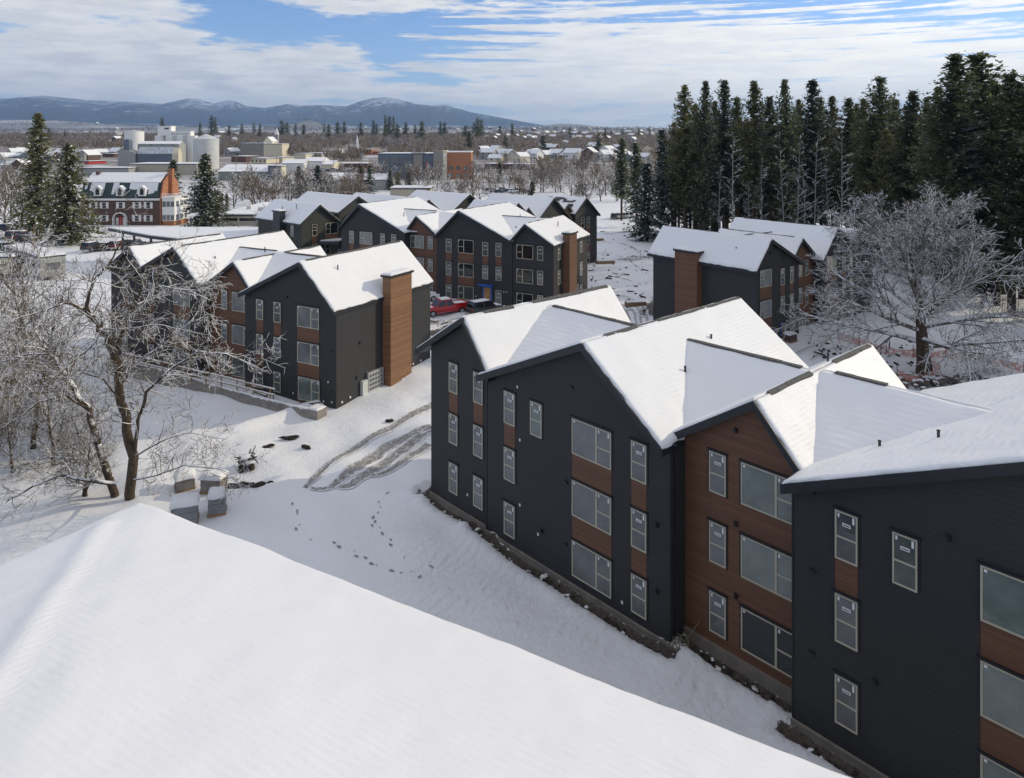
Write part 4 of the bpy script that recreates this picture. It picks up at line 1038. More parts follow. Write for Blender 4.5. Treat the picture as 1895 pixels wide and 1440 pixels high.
# -- tall conifers of the wood
PT_ = []
for k in range(6):
    tr, cr = conifer(33, 3.9+.3*(k%3), 50+k, 'pine', snow=.30 if k < 4 else .38, clear=(.30,.24,.34,.16,.27,.08)[k], q=.52, dens=1.25, m0=3)
    PT_.append(Proto(proto('conifer', tr, cr, ('bark_snow',), (('needles','needles_olive','needles','needles_blue','needles_olive','needles')[k],'snow_clump'))))
tr, cr = conifer(33, 5.0, 61, 'pine', snow=.26, clear=.12, q=.46, dens=1.5, m0=3)
PT_.append(Proto(proto('conifer', tr, cr, ('bark_snow',), ('needles','snow_clump'))))
front = [(1268,155,150),(1303,148,141),(1341,146,146),(1367,178,150),(1394,147,138),(1424,176,146),(1455,145,136),(1504,146,140),(1541,176,148),(1570,178,132),(1600,180,128),(1628,137,120),(1658,182,126),(1690,164,112),(1735,158,106),(1768,178,104),(1812,92,98),(1845,150,92),(1872,128,88),(1908,172,84),
         (1246,225,158),(1286,190,156),(1322,185,158),(1480,182,152),(1520,178,154),(1588,190,146),(1642,188,138),(1712,178,122),(1752,186,116),(1790,165,108),(1828,160,104),(1860,152,99),(1890,150,96)]
front.sort()
for i, (px, py, d) in enumerate(front):
    x = W(px, d); g = gzf(x, d); H = Hz(py, d)-g
    wide = 1.5 if px in (1812,1872) else 1.12
    PT_[6 if px > 1780 or px == 1628 else (i*5+2)%6].put(x, d, H/33.0, min(H/33.0*1.05, 1.3)*wide*(.70+.12*(i%3))*(1.1 if px == 1812 else 1), rng.uniform(0,6), 'tall dark conifer at the front of the right wood, %s from its left end' % ordn(i), 'conifer', 'tall conifers of the right wood')
back = []
for k in range(52):
    px = 1250+k*13.2+rng.uniform(-8,8); d = rng.uniform(150,185) if px < 1600 else rng.uniform(112,160); x = W(px,d)
    top = (218+rng.uniform(-10,36)) if px < 1600 else 205+rng.uniform(-8,36)
    back.append((px, top, d))
for i, (px, py, d) in enumerate(back):
    x = W(px,d); g = gzf(x,d); H = Hz(py,d)-g
    PT_[(i*3+1)%6].put(x, d, H/33.0, H/33.0*1.0, rng.uniform(0,6), 'dark conifer deep inside the right wood, %s of the back rows from the left' % ordn(i), 'conifer', 'back-row conifers of the right wood')
# shorter shade-grown conifers fill the wood's floor
for i in range(30):
    px = 1244+i*21.5+rng.uniform(-6,6); d = rng.uniform(150,180) if px < 1600 else rng.uniform(118,160); x = W(px,d); H = rng.uniform(11,19)
    PT_[(3,5)[i%2]].put(x, d, H/33.0, H/33.0*1.7, rng.uniform(0,6), 'short shade-grown conifer between the tall stems, %s from the left end of the wood' % ordn(i), 'conifer', 'short conifers under the right wood')
for i in range(10):
    px = 1745+i*19; d = rng.uniform(92,112); x = W(px,d); H = rng.uniform(9,14)
    PT_[(3,5)[i%2]].put(x, d, H/33.0, H/33.0*1.9, rng.uniform(0,6), 'low conifer behind the big frosted bare tree, %s from the left' % ordn(i), 'conifer', 'low conifers behind the frosted tree')
# the wood runs on past the right edge and keeps this side of the site in shade
for i, (x, y) in enumerate([(62,84),(68,90),(60,76),(69,80),(75,86),(66,72),(73,74),(80,80),(62,68),(70,66),(78,70),(56,92),(86,88),(88,76),(77,62),(84,66),(92,70)]):
    PT_[i%6].put(x, y, rng.uniform(.9,1.05), 1.25, rng.uniform(0,6), 'tall conifer of the wood past the right edge of the yard', 'conifer', 'conifers past the right edge')
# white snow-plastered dead stems in the wood
P_dead = dict(seg=(4,3), wig=(.10,.15), trop=(.0,.0), sides=(3,3), mi=(0,0), n=(4,), t0=(.3,), ang=((25,60),), rr=(.6,), lr=(.5,), max=1, rmin=.022)
dead = []
for k in range(3):
    rg = random.Random(70+k); tr = MB(); cr = MB(); pts, _ = bez((0,0,-.3),(0,0,1), 18, 10, .012, .01, rg); tr.tube(pts, [.13-.011*i for i in range(11)], 6, 0)
    for j in range(26):
        t = .35+.63*j/26; f = t*10; i = min(int(f),9); q = pts[i].lerp(pts[i+1], f-i); a = rg.uniform(0,6.28)
        branch(cr, q, (cos(a),sin(a),.55), rg.uniform(.9,2.6)*(1.3-t*.8), .032, 0, P_dead, rg)
    dead.append(Proto(proto('dead_tree', tr, cr, ('birch',), ('birch',))))
dl = [(1356,238,128),(1411,300,120),(1452,262,130),(1476,243,118),(1490,290,122),(1507,232,122),(1557,243,112),(1330,300,132),(1385,330,126),(1532,300,124)]
dl.sort()
for i, (px, py, d) in enumerate(dl):
    x = W(px,d); H = Hz(py,d)-gzf(x,d); dead[i%3].put(x, d, H/18, H/18, rng.uniform(0,6), 'slender dead tree plastered white against the dark right wood, %s from the left' % ordn(i), 'dead tree', 'white dead stems in the wood')

# -- snowy spruces
def spruce(px, top, base, R, seed, lab, snow=.42, nd='needles', clear=.05, name='spruce', d=None, q=.68, ex=.66):
    z = -1.0
    if d is None:
        d = 200.0
        for _ in range(12): d = FOC*(CAMZ-gzf(W(px,d), d))/(base-HOR)
    x = W(px,d); g = gzf(x,d); H = Hz(top,d)-g
    tr, cr = conifer(H, R, seed, 'spruce', snow, clear, q, 1.35, ex, 3)
    r = proto(name, tr, cr, ('bark_snow',), (nd,'snow_clump')); r.location = (x,d,g); tag(r, lab, 'conifer'); return r
spruce(70, 207, 436, 6.4, 81, 'tallest spruce at far left, narrow top above the mountains', .34, 'needles_olive')
spruce(129, 265, 452, 7.6, 82, 'broad snowy spruce standing left of the brick mansion', .5, 'needles_olive')
spruce(379, 284, 424, 6.3, 83, 'snow-laden spruce standing right of the brick mansion', .42)
spruce(320, 296, 408, 4.0, 84, 'slim spruce rising behind the mansion chimney', .34, 'needles', d=205)
spruce(1197, 300, 447, 4.6, 85, 'dense blue snowy spruce at the left foot of the right wood', .55, 'needles_blue')
spruce(1150, 256, 408, 3.9, 86, 'thin tall spruce with bare lower stem left of the right wood', .35, 'needles', .28)
spruce(1178, 262, 420, 3.6, 87, 'open-branched spruce just behind the blue snowy spruce', .4, 'needles', .2)
spruce(1226, 236, 440, 3.8, 88, 'tall frosted spruce at the left edge of the right wood', .4, 'needles_blue', .1)
spruce(411, 357, 398, 1.5, 89, 'left of two clipped green evergreen columns by the school', .05, 'needles_olive', .0, 'evergreen_column', q=.35)
spruce(420, 358, 398, 1.5, 90, 'right of two clipped green evergreen columns by the school', .05, 'needles_olive', .0, 'evergreen_column', q=.35)
spruce(400, 350, 414, 2.6, 91, 'olive evergreen between the laden spruce and the clipped columns', .1, 'needles_olive', .02)
mid = [(552,308,366),(588,306,372),(572,330,372),(612,324,372),(667,303,362),(684,306,362),(722,314,352),(737,318,354),(757,318,350),(985,335,395),(925,300,338)]
SP = []
for k in range(3):
    tr, cr = conifer(14, 3.6, 95+k, 'spruce', .3, .05, .65, 1.2, .7, 3); SP.append(Proto(proto('conifer', tr, cr, ('bark_snow',), (('needles','needles_olive','needles_blue')[k],'snow_clump'))))
mid.sort()
for i, (px, top, base) in enumerate(mid):
    d = 300.0
    for _ in range(12): d = FOC*(CAMZ-gzf(W(px,d), d))/(base-HOR)
    x = W(px,d); H = Hz(top,d)-gzf(x,d); SP[i%3].put(x, d, H/14, H/14*1.1, rng.uniform(0,6), 'conifer in the snowy flat between the grey sheds, %s from the left' % ordn(i), 'conifer', 'conifers on the valley flat')
# -- conifers on the town's skyline
FP = []
for k in range(4):
    tr, cr = conifer(20, (5.2,6.2,4.6,5.8)[k], 110+k, 'far', .12, .04, 2.0, 1.3, .7); FP.append(Proto(proto('conifer', tr, cr, ('bark_snow',), (('needles','needles_blue','needles_olive','needles')[k],'snow_clump'))))
sky_c = [(205,236),(232,233),(300,217),(322,232),(370,226),(392,213),(399,216),(424,232),(448,228),(470,226),(481,229),(492,232),(522,222),(531,226),(547,228),(562,230),(575,234),(600,228),(608,229),(625,225),(637,224),(655,231),(668,226),(691,222),(697,228),(713,212),(720,214),(728,213),(735,228),(751,226),(768,230),(780,223),(806,232),(815,224),(823,226),(842,229),(861,232),(878,226),(884,217),(890,220),(868,242),(906,231),(925,232),(948,228),(962,234),(990,232),(1005,248),(1012,250),(1032,234),(1044,236),(1055,235),(1072,240),(1085,243),(1097,238),(1108,244),(1120,236),(1131,240),(1142,234),(1152,238),(1160,242),(1170,240),(1182,236),(1192,238),(1202,234),(1212,238),(1222,236),(935,250),(1020,262),(426,250),(780,240),(150,238),(120,240),(90,236),(1140,262),(1165,275)]
rg_ = random.Random(6); sky_c = [q for q in sky_c if q[1] < 229 or rg_.random() < .55]; sky_c.sort()
for i, (px, top) in enumerate(sky_c):
    d = (700 if top > 241 else 1050+ (i*137)%420); x = W(px,d); H = max(9, Hz(top,d)-gzf(x,d)); 
    FP[i%4].put(x, d, H/20, min(H/20*1.1, 1.5)*rg_.uniform(.7,1.35), rng.uniform(0,6), 'dark conifer among the bare town trees under the skyline, %s from the left' % ordn(i), 'conifer', 'conifers along the town skyline')
# -- single bare trees on the flat, seen whole
MT = []
P_mid = dict(seg=(4,3,2), wig=(.12,.18,.2), trop=(.02,.01,0), sides=(3,3,3), mi=(1,1,1), n=(6,4), t0=(.15,.12), ang=((20,55),(25,65)), rr=(.55,.65), lr=(.55,.55), max=2, rmin=.045)
for k in range(4):
    tr, cr = bare_tree('bare_tree', 10, 5.0, 130+k, P_mid, None, .24, nl=12, clear=.12)
    MT.append(Proto(proto('bare_tree', tr, cr, ('bark_snow','twig_frost'), ('bark_snow',('twig_frost','twig_brown','twig_snow','twig_brown')[k]))))
flat = []
rg = random.Random(77)
for k in range(30): flat.append((430+k*8+rg.uniform(-5,5), rg.choice((372,378,384,390,366))))
for k in range(38): flat.append((790+k*11.5+rg.uniform(-5,5), rg.choice((348,356,362,372,382))))
for k in range(24): flat.append((880+k*14+rg.uniform(-5,5), rg.choice((312,320,328,338))))
for k in range(12): flat.append((610+k*15+rg.uniform(-5,5), rg.choice((342,346,350))))
flat += [(10,424),(38,430),(20,400),(105,420),(60,415),(14,380),(45,376),(5,350),(500,432),(488,428)]
flat.sort()
for i, (px, base) in enumerate(flat):
    d = 300.0
    for _ in range(15): d = max(120, FOC*(CAMZ-gzf(W(px,d), d))/(base-HOR))
    x = W(px,d); k = (i*7)%4; s = rg.uniform(.75,1.25) if 300 < px < 1200 else 1.35
    if px in (500,488): s = .55
    MT[k].put(x, d, s, s*1.05, rg.uniform(0,6), 'frosted bare tree on the valley flat, %s counted from the left' % (ordn(i) if i < 60 else ordn(len(flat)-1-i)+' last'), 'bare tree', 'bare trees on the valley flat')
# ------------------------------------------------------------------ things on the site
def Lw(a, b, z=None):                              # left block's own frame -> world
    x = -14.5226+uL[0]*a+.48481*b; y = 59.6992+uL[1]*a+.87462*b
    return (x, y) if z is None else (x, y, z)
rzL = atan2(uL[1], uL[0])
# retaining wall with snow on its top, and lumber guard rail above it
wl = empty('retaining_wall', (*Lw(-1,-2.2), 0)); tag(wl, 'low concrete retaining wall running along the front of the left building', 'wall')
pts = [(-.95,-2.35),(-4,-2.45),(-9,-2.45),(-15,-2.2),(-21,-2.0),(-28,-1.9)]
b = MB(); s = MB()
def wpt(a, b_): X_, Y_ = Lw(a, b_); O_ = Lw(-1,-2.2); return (X_-O_[0], Y_-O_[1])
for i in range(len(pts)-1):
    (a0,b0),(a1,b1) = pts[i], pts[i+1]; p = [wpt(a0,b0), wpt(a0,b0+.3), wpt(a1,b1+.3), wpt(a1,b1)]
    z1a = .42+.03*i; b.hexa([(q[0],q[1],-1.6) for q in p], [(p[0][0],p[0][1],z1a),(p[1][0],p[1][1],z1a),(p[2][0],p[2][1],z1a+.03),(p[3][0],p[3][1],z1a+.03)])
e0 = [wpt(-.95,-2.35), wpt(.15,-2.35), wpt(.15,-1.25), wpt(-.95,-1.25)]
b.hexa([(q[0],q[1],-1.6) for q in e0], [(q[0],q[1],.50) for q in e0]); cw = b.build('wall', M['concrete'], wl)
for i in range(len(pts)-1):
    (a0,b0),(a1,b1) = pts[i], pts[i+1]; z = .42+.03*i; p = [wpt(a0,b0), wpt(a1,b1), wpt(a1,b1+.3), wpt(a0,b0+.3)]
    snow_sheet('snow', M['snow_plain'], [(p[0][0],p[0][1],z),(p[1][0],p[1][1],z+.03),(p[2][0],p[2][1],z+.03),(p[3][0],p[3][1],z)], cw, 30, 8, th=.13, inset=.02, soft=.12)
p = [(q[0],q[1],.505) for q in e0]; snow_sheet('snow', M['snow_plain'], p, cw, 12, 12, th=.16, inset=.03)
gr = empty('guard_rail', (*Lw(-5,-2.2), .45)); tag(gr, 'timber guard rail with snow on its boards above the retaining wall', 'railing')
def gpt(a, b_, z): X_, Y_ = Lw(a, b_); O_ = Lw(-5,-2.2); return (X_-O_[0], Y_-O_[1], z)
for k in range(11):
    a = -5.2-k*2.0; bb = MB(); q = gpt(a, -2.28, 0); bb.box(q[0]-.045,q[0]+.045,q[1]-.045,q[1]+.045,-.1,1.12); bb.build('post', M['bare_wood'], gr)
for z in (.52,1.02):
    for k in range(5):
        a0, a1 = -4.6-k*4.1, -4.6-k*4.1-4.25; p0 = gpt(a0,-2.36,z+random.uniform(-.04,.04)); p1 = gpt(a1,-2.36,z+random.uniform(-.04,.04)); bb = MB()
        bb.hexa([(p0[0],p0[1],p0[2]-.05),(p1[0],p1[1],p1[2]-.05),(p1[0]+.03,p1[1]+.05,p1[2]-.05),(p0[0]+.03,p0[1]+.05,p0[2]-.05)],[(p0[0],p0[1],p0[2]+.05),(p1[0],p1[1],p1[2]+.05),(p1[0]+.03,p1[1]+.05,p1[2]+.05),(p0[0]+.03,p0[1]+.05,p0[2]+.05)])
        bd = bb.build('board', M['bare_wood'], gr)
        n = 26; vs = []
        bb = MB(); bb.tube([(p0[0]+(p1[0]-p0[0])*t/n+.015, p0[1]+(p1[1]-p0[1])*t/n+.025, p0[2]+(p1[2]-p0[2])*t/n+.07+.02*mnoise.noise(Vector((t*.5,z*9,k)))) for t in range(n+1)], [max(.008,.05+.035*mnoise.noise(Vector((t*.6,z*5,k*3)))) for t in range(n+1)], 6)
        bb.build('snow', M['snow_plain'], bd)
# litter in the trench behind the wall
rng = random.Random(3)
jt = MB()
for k in range(10):
    a = rng.uniform(-9,-1.2); q = Lw(a, rng.uniform(-1.7,-.5)); z = gzf(*q)+.1; an = rng.uniform(0,3); l = rng.uniform(.4,1.3)
    jt.tube([(q[0]-cos(an)*l, q[1]-sin(an)*l, z+.05), (q[0]+cos(an)*l, q[1]+sin(an)*l, z+.05+rng.uniform(0,.15))], .05, 4)
jo = jt.build('scrap_heap', M['metal_dark'], None); tag(jo, 'dark scrap pipes and boards lying between retaining wall and left building', 'scrap')

# wrapped pallets of building blocks under the tree
def pallet(x, y, w, d, h, rz, lab, mat='wrap_grey'):
    r = empty('pallet', (x, y, gzf(x,y)), rz); tag(r, lab, 'pallet', 'wrapped pallets beside the bare tree')
    b = MB(); 
    for k in range(3): b.box(-w/2, w/2, -d/2+k*(d-.1)/2, -d/2+k*(d-.1)/2+.1, 0, .10)
    b.box(-w/2,w/2,-d/2,d/2,.102,.14); b.build('base', M['bare_wood'], r)
    b = MB(); n = 5
    for k in range(n):
        z0 = .145+(h-.15)*k/n; z1 = z0+(h-.15)/n-.012; o = .015*(k%2); b.box(-w/2+.04+o, w/2-.04-o, -d/2+.04+o, d/2-.04-o, z0, z1)
    ld = b.build('load', M[mat], r)
    snow_sheet('snow', M['snow_plain'], [(-w/2,-d/2,h),(w/2,-d/2,h),(w/2,d/2,h),(-w/2,d/2,h)], ld, 12, 12, th=.34, inset=-.02, amp=.09, soft=.35)
pallet(-19.3, 42.6, 1.5, 1.3, 1.2, .35, 'larger grey wrapped pallet of blocks at front left, capped with snow')
pallet(-17.8, 43.6, 1.05, 1.05, 1.1, .30, 'smaller grey wrapped pallet at front right, capped with snow')
pallet(-19.1, 46.3, 1.4, 1.1, .95, -.1, 'brownish stacked pallet behind the two grey wrapped pallets', 'concrete')
pallet(-21.3, 47.0, 1.2, 1.2, .8, .5, 'half-buried pallet farthest back beneath the tree twigs', 'concrete')
# uprooted stump, board, rubble
rng = random.Random(12)
b = MB(); sb = MB()
for k in range(16):
    a = rng.uniform(0,6.28); r = rng.uniform(.1,.6); b.blob((cos(a)*r, sin(a)*r, rng.uniform(.1,.6)), (rng.uniform(.15,.35),rng.uniform(.15,.35),rng.uniform(.12,.3)), 7, 5, 0, .35, rng)
for k in range(10):
    a = rng.uniform(0,6.28); l = rng.uniform(.5,1.1); b.tube([(0,0,.4),(cos(a)*l*.5,sin(a)*l*.5,.5+rng.uniform(-.1,.4)),(cos(a)*l,sin(a)*l,.3+rng.uniform(0,.9))], [.12,.07,.03], 5)
st = b.build('stump', M['mud'], None, (-18.3,49.6,gzf(-18.3,49.6))); tag(st, 'dark uprooted stump with snow on top near the pallets', 'stump')
sb.blob((0,0,.75),(.5,.45,.16),10,6,0,.2,rng); sb.blob((.35,-.2,.5),(.35,.3,.14),10,6,0,.2,rng); sb.build('snow', M['snow_plain'], st)
b = MB()
for k in range(7): b.blob((k*.42-1.2+rng.uniform(-.1,.1), rng.uniform(-.15,.15), .1), (.35,.22,.17), 7, 5, 0, .35, rng)
g = b.build('rubble', M['mud'], None, (-17.1,46.9,gzf(-17.1,46.9)), .15); tag(g, 'dark strip of frozen rubble beside the brown pallet', 'rubble')
for i, (x, y, l) in enumerate(((-14.9,52.5,.5),(-16.6,54.3,.8),(-9.7,57.0,.45),(-17.8,53.0,.55))):
    b = MB(); 
    for k in range(5): b.blob((rng.uniform(-l,l)*.6, rng.uniform(-.15,.15), .05+rng.uniform(0,.08)), (l*.5,.14,.1), 6, 4, 0, .4, rng)
    o = b.build('frozen_clod', M['mud'], None, (x,y,gzf(x,y)), rng.uniform(-.5,.5)); tag(o, ('small dark clod in the snow left of the tyre tracks','dark clod below the end of the retaining wall','lone dark clod below the meter bank','dark clod between stump and retaining wall')[i], 'clod')
# tyre tracks: slushy ruts curving round by the near block
EDGE = []
def strip(pts, ws, name, mat, dz=.012):
    """ribbon following the ground"""
    P3 = [Vector((x,y,0)) for x,y in pts]; out = []
    for i in range(len(P3)-1):
        p0 = P3[max(i-1,0)]; p1 = P3[i]; p2 = P3[i+1]; p3 = P3[min(i+2,len(P3)-1)]
        for k in range(14):
            t = k/14; q = .5*((2*p1)+(-p0+p2)*t+(2*p0-5*p1+4*p2-p3)*t*t+(-p0+3*p1-3*p2+p3)*t**3); out.append((q, ws[i]+(ws[i+1]-ws[i])*t))
    out.append((P3[-1], ws[-1])); b = MB(); vs = []; m = 7; EDGE.clear()
    for i, (q, w_) in enumerate(out):
        d = (out[min(i+1,len(out)-1)][0]-out[max(i-1,0)][0]).normalized(); nrm = Vector((-d.y,d.x,0))
        w_ = w_*(1+.35*mnoise.noise(Vector((q.x*1.1,q.y*1.1,5))))
        for j in range(m):
            s_ = (j/(m-1)-.5)*2; p = q+nrm*s_*w_*.5; h = (-.02 if abs(s_)<.5 else (.05 if abs(s_)<.9 else .0))
            vs.append((p.x,p.y,gzf(p.x,p.y)+dz+h+.03)); EDGE.append(abs(s_))
    n = len(out); b.add(vs, [(i*m+j,i*m+j+1,(i+1)*m+j+1,(i+1)*m+j) for i in range(n-1) for j in range(m-1)], 0, True)
    return b, name, mat
t = NT('slush'); n1 = t.noise(3.2, 7, .72); n2 = t.noise(11, 6, .75)
ea = t.n('ShaderNodeAttribute', attribute_name='edge'); v = t.math('ADD', t.math('MULTIPLY', n1, .45), t.math('MULTIPLY', n2, .55)); v = t.math('ADD', v, t.math('MULTIPLY', t.math('POWER', ea.outputs['Fac'], 4.0), .20)); sm_ = t.smooth(v, .47, .64)
t.base(t.mix(sm_, (.19,.175,.16), (.715,.72,.735))); t.set(rough=.6, normal=t.bump(v, .8, .06)); M['slush'] = t.mat
def G(px, py): 
    d = 45.0
    for _ in range(25): d = FOC*(CAMZ-gzf(W(px,d), d))/(py-HOR)
    return (W(px,d), d)
tracks = [([(565,903),(600,868),(660,830),(720,795),(792,755),(860,720)],[.4,.7,.95,1.0,1.0,1.0]), ([(575,905),(606,905),(640,880),(700,842),(760,806),(800,790)],[.35,.6,1.2,1.35,1.2,1.1]),
          ([(625,902),(650,898),(690,872),(740,838),(770,815),(798,795)],[.4,.85,1.15,1.2,1.1,1.0]), ([(672,884),(700,880),(740,860),(770,840),(794,822)],[.3,.5,.7,.8,.7])]
for i, (pp, ws) in enumerate(tracks):
    b, nm, mt = strip([G(*q) for q in pp], ws, 'tyre_track', 'slush'); o_ = b.build(nm, M[mt]); struct(o_); at_ = o_.data.attributes.new('edge', 'FLOAT', 'POINT'); at_.data.foreach_set('value', [e**1.0 for e in EDGE])
yard = [([(1108,452),(1135,448),(1165,456),(1190,475)],[.5,.9,1.1,.6]),([(1098,470),(1130,470),(1160,480),(1186,500)],[.4,.8,.6,.4]),([(1102,520),(1135,512),(1170,522)],[.3,.6,.3]),([(1125,545),(1160,552),(1186,570),(1192,600)],[.7,1.3,1.6,1.2]),([(1140,560),(1165,575),(1172,600)],[.9,1.5,1.2]),([(795,604),(830,596),(865,586),(905,575)],[1.2,1.3,1.1,.6]),([(795,628),(830,618),(850,612)],[1.6,1.5,1.0]),([(800,590),(835,583)],[.5,.3]),([(1475,655),(1510,640),(1550,625),(1580,622)],[.5,.6,.5,.3]),([(1500,668),(1530,650),(1562,640)],[.4,.5,.3])]
for i, (pp, ws) in enumerate(yard):
    b, nm, mt = strip([G(*q) for q in pp], ws, 'tyre_track', 'slush', -.02); o_ = b.build(nm, M[mt]); struct(o_); at_ = o_.data.attributes.new('edge', 'FLOAT', 'POINT'); at_.data.foreach_set('value', [e**1.0 for e in EDGE])
b = MB(); rng = random.Random(52)
for k in range(150):
    px, py = (rng.uniform(1092,1196), rng.uniform(428,585)) if k < 95 else (rng.uniform(1480,1690), rng.uniform(632,700))
    if k >= 95 and px < 1560 and py > 665: continue
    x, y = G(px,py); an = rng.uniform(0,3.1); l = rng.uniform(.10,.55); z = gzf(x,y)
    if rng.random() < .5: b.tube([(x-cos(an)*l,y-sin(an)*l,z+.08),(x+cos(an)*l,y+sin(an)*l,z+.12+rng.uniform(0,.15))], rng.uniform(.04,.09), 4)
    else: b.blob((x,y,z+.04), (l*.6,l*.4,rng.uniform(.06,.16)), 6, 4, 0, .4, rng)
o = b.build('yard_debris', M['mud']); struct(o, 'stuff'); o['label'] = 'scattered sticks, clods and scraps poking through the yard snow'
for (px, py, l) in ((1098,446,2.2),(1120,488,1.6),(1176,566,1.3)):
    x, y = G(px,py); r = empty('lumber_stack', (x,y,gzf(x,y)), rng.uniform(-.3,.3)); tag(r, {2.2:'longest lumber stack by the far end of the yard',1.6:'short snowy lumber stack midway down the yard',1.3:'small lumber stack nearest the muddy turning ring'}[l], 'lumber stack')
    b = MB()
    for q in range(3): b.box(-l,l,-.5,.5,.06+.16*q,.19+.16*q)
    bo_ = b.build('boards', M['bare_wood'], r); snow_sheet('snow', M['snow_plain'], [(-l,-.5,.52),(l,-.5,.52),(l,.5,.52),(-l,.5,.52)], bo_, 10, 8, th=.14)
# footprints: trodden-through holes
b = MB(); rng = random.Random(31)
trail = [[(548,930),(556,950),(549,968),(556,985),(552,1000)],[(552,1000),(575,998),(605,1001),(640,1018),(700,1045),(745,1058),(775,1066),(792,1052)],[(792,1052),(765,1036),(735,1015),(705,990),(690,965),(700,940),(712,920),(735,905),(770,890)]]
for tr_ in trail:
    W3 = [G(*q) for q in tr_]
    for i in range(len(W3)-1):
        (x0,y0),(x1,y1) = W3[i], W3[i+1]; L = hypot(x1-x0,y1-y0); n = max(1,int(L/.42)); an = atan2(y1-y0,x1-x0)
        for k in range(n):
            t_ = k/n; s_ = .13*(1 if k%2 else -1); x = x0+(x1-x0)*t_-sin(an)*s_+rng.uniform(-.08,.08); y = y0+(y1-y0)*t_+cos(an)*s_+rng.uniform(-.08,.08); z = gzf(x,y)+.045; m = 7
            if rng.random() < .25: continue
            sz = rng.uniform(.35,1.15)
            b.add([(x+cos(an)*.17*sz*cos(q*6.283/m)-sin(an)*.075*sin(q*6.283/m)*sz, y+sin(an)*.17*sz*cos(q*6.283/m)+cos(an)*.075*sin(q*6.283/m)*sz, z) for q in range(m)], [tuple(range(m))])
fp = b.build('footprints', plain('trodden', (.27,.26,.26), .9, .5, 9)); struct(fp, 'stuff'); fp['label'] = 'trail of footprints trodden through the snow'
# clods of soil and snow thrown up along the near block's trench
u_ = np.array([.67275,-.73987]); v_ = np.array([.73987,.67275]); O_ = np.array([6.9575,31.67]); b = MB(); rng = random.Random(44)
for k in range(520):
    a = rng.uniform(-18.5,19); base_ = -.1 if a < -12.5 else (-.4 if a < .1 or a > 5.5 else .8); off = base_-abs(rng.gauss(.62,.32)); q = O_+u_*a+v_*off; r = rng.uniform(.02,.085)
    b.blob((q[0],q[1],gzf(q[0],q[1])-.06+r*.4), (r*rng.uniform(.8,2.2),r*rng.uniform(.8,2.2),r*.7), 6, 4, 0 if rng.random()<.42 else 1, .5, rng)
cl = b.build('snow_rubble', [M['snow_plain'], M['mud']]); struct(cl, 'stuff'); cl['label'] = 'lumps of snow and soil along the trench of the near building'
# stone heap, orange fence by the right tree
b = MB(); sn = MB()
for k in range(60):
    a = rng.uniform(0,6.28); r = abs(rng.gauss(0,1.5)); s_ = rng.uniform(.12,.45); z = max(0,.45-r*.16)
    b.blob((cos(a)*r*1.3, sin(a)*r*.7, z), (s_,s_*.8,s_*.6), 6, 4, 0, .35, rng)
    if rng.random()<.5: sn.blob((cos(a)*r*1.3, sin(a)*r*.7, z+s_*.45), (s_*.8,s_*.6,s_*.3), 6, 4, 0, .25, rng)
o = b.build('stone_heap', plain('stone', (.11,.085,.07), .9, .5, 3, 0, .5), None, (36.0,62.2,gzf(36,62.2))); tag(o, 'heap of brown stones dusted with snow at the foot of the big tree', 'stone heap'); sn.build('snow', M['snow_plain'], o)
t = NT('orange_mesh'); t.base((.62,.30,.24)); chk = t.n('ShaderNodeTexWave'); chk.inputs['Scale'].default_value = 6; t.l(t.tc.outputs['Object'], chk.inputs['Vector'])
t.l(t.smooth(t.noise(3.5, 6, .8), .40, .56), t.b.inputs['Alpha']); t.set(rough=.6); M['orange_mesh'] = t.mat
of = empty('barrier_fence', (30,70,0)); tag(of, 'sagging orange plastic barrier fence around the big tree in snow', 'fence')
fpt = [G(1385+165,628),G(1590,640),G(1640,656),G(1690,662),G(1750,664),G(1820,668),G(1895,690),G(1960,715)]; fpt2 = [G(1690,660),G(1740,690),G(1700,712),G(1660,700)]
for fp_ in (fpt,fpt2):
    for i in range(len(fp_)-1):
        (x0,y0),(x1,y1) = fp_[i], fp_[i+1]; bb = MB(); n = 10; vs = []
        for k in range(n+1):
            t_ = k/n; x = x0+(x1-x0)*t_; y = y0+(y1-y0)*t_; z = gzf(x,y); sag = .25*sin(pi*t_); vs += [(x-30,y-70,z+.05),(x-30+.05,y-70,z+.85-sag)]
        bb.add(vs, [(2*k,2*k+2,2*k+3,2*k+1) for k in range(n)]); bb.build('mesh_panel', M['orange_mesh'], of)
    for (x,y) in fp_:
        bb = MB(); bb.tube([(x-30,y-70,gzf(x,y)-.1),(x-30,y-70,gzf(x,y)+1.1)], .03, 5); bb.build('post', M['metal_dark'], of)
r = empty('pallet', (*G(1462,632), gzf(*G(1462,632))), .6); tag(r, 'small reddish pallet of bricks by the right building door', 'pallet')
b = MB(); b.box(-.6,.6,-.5,.5,0,.14); b.build('base', M['bare_wood'], r); b = MB(); [b.box(-.55,.55,-.45,.45,.15+.16*k,.30+.16*k) for k in range(4)]; ld = b.build('load', M['brick'], r)
snow_sheet('snow', M['snow_plain'], [(-.6,-.5,.8),(.6,-.5,.8),(.6,.5,.8),(-.6,.5,.8)], ld, 8, 8, th=.2)

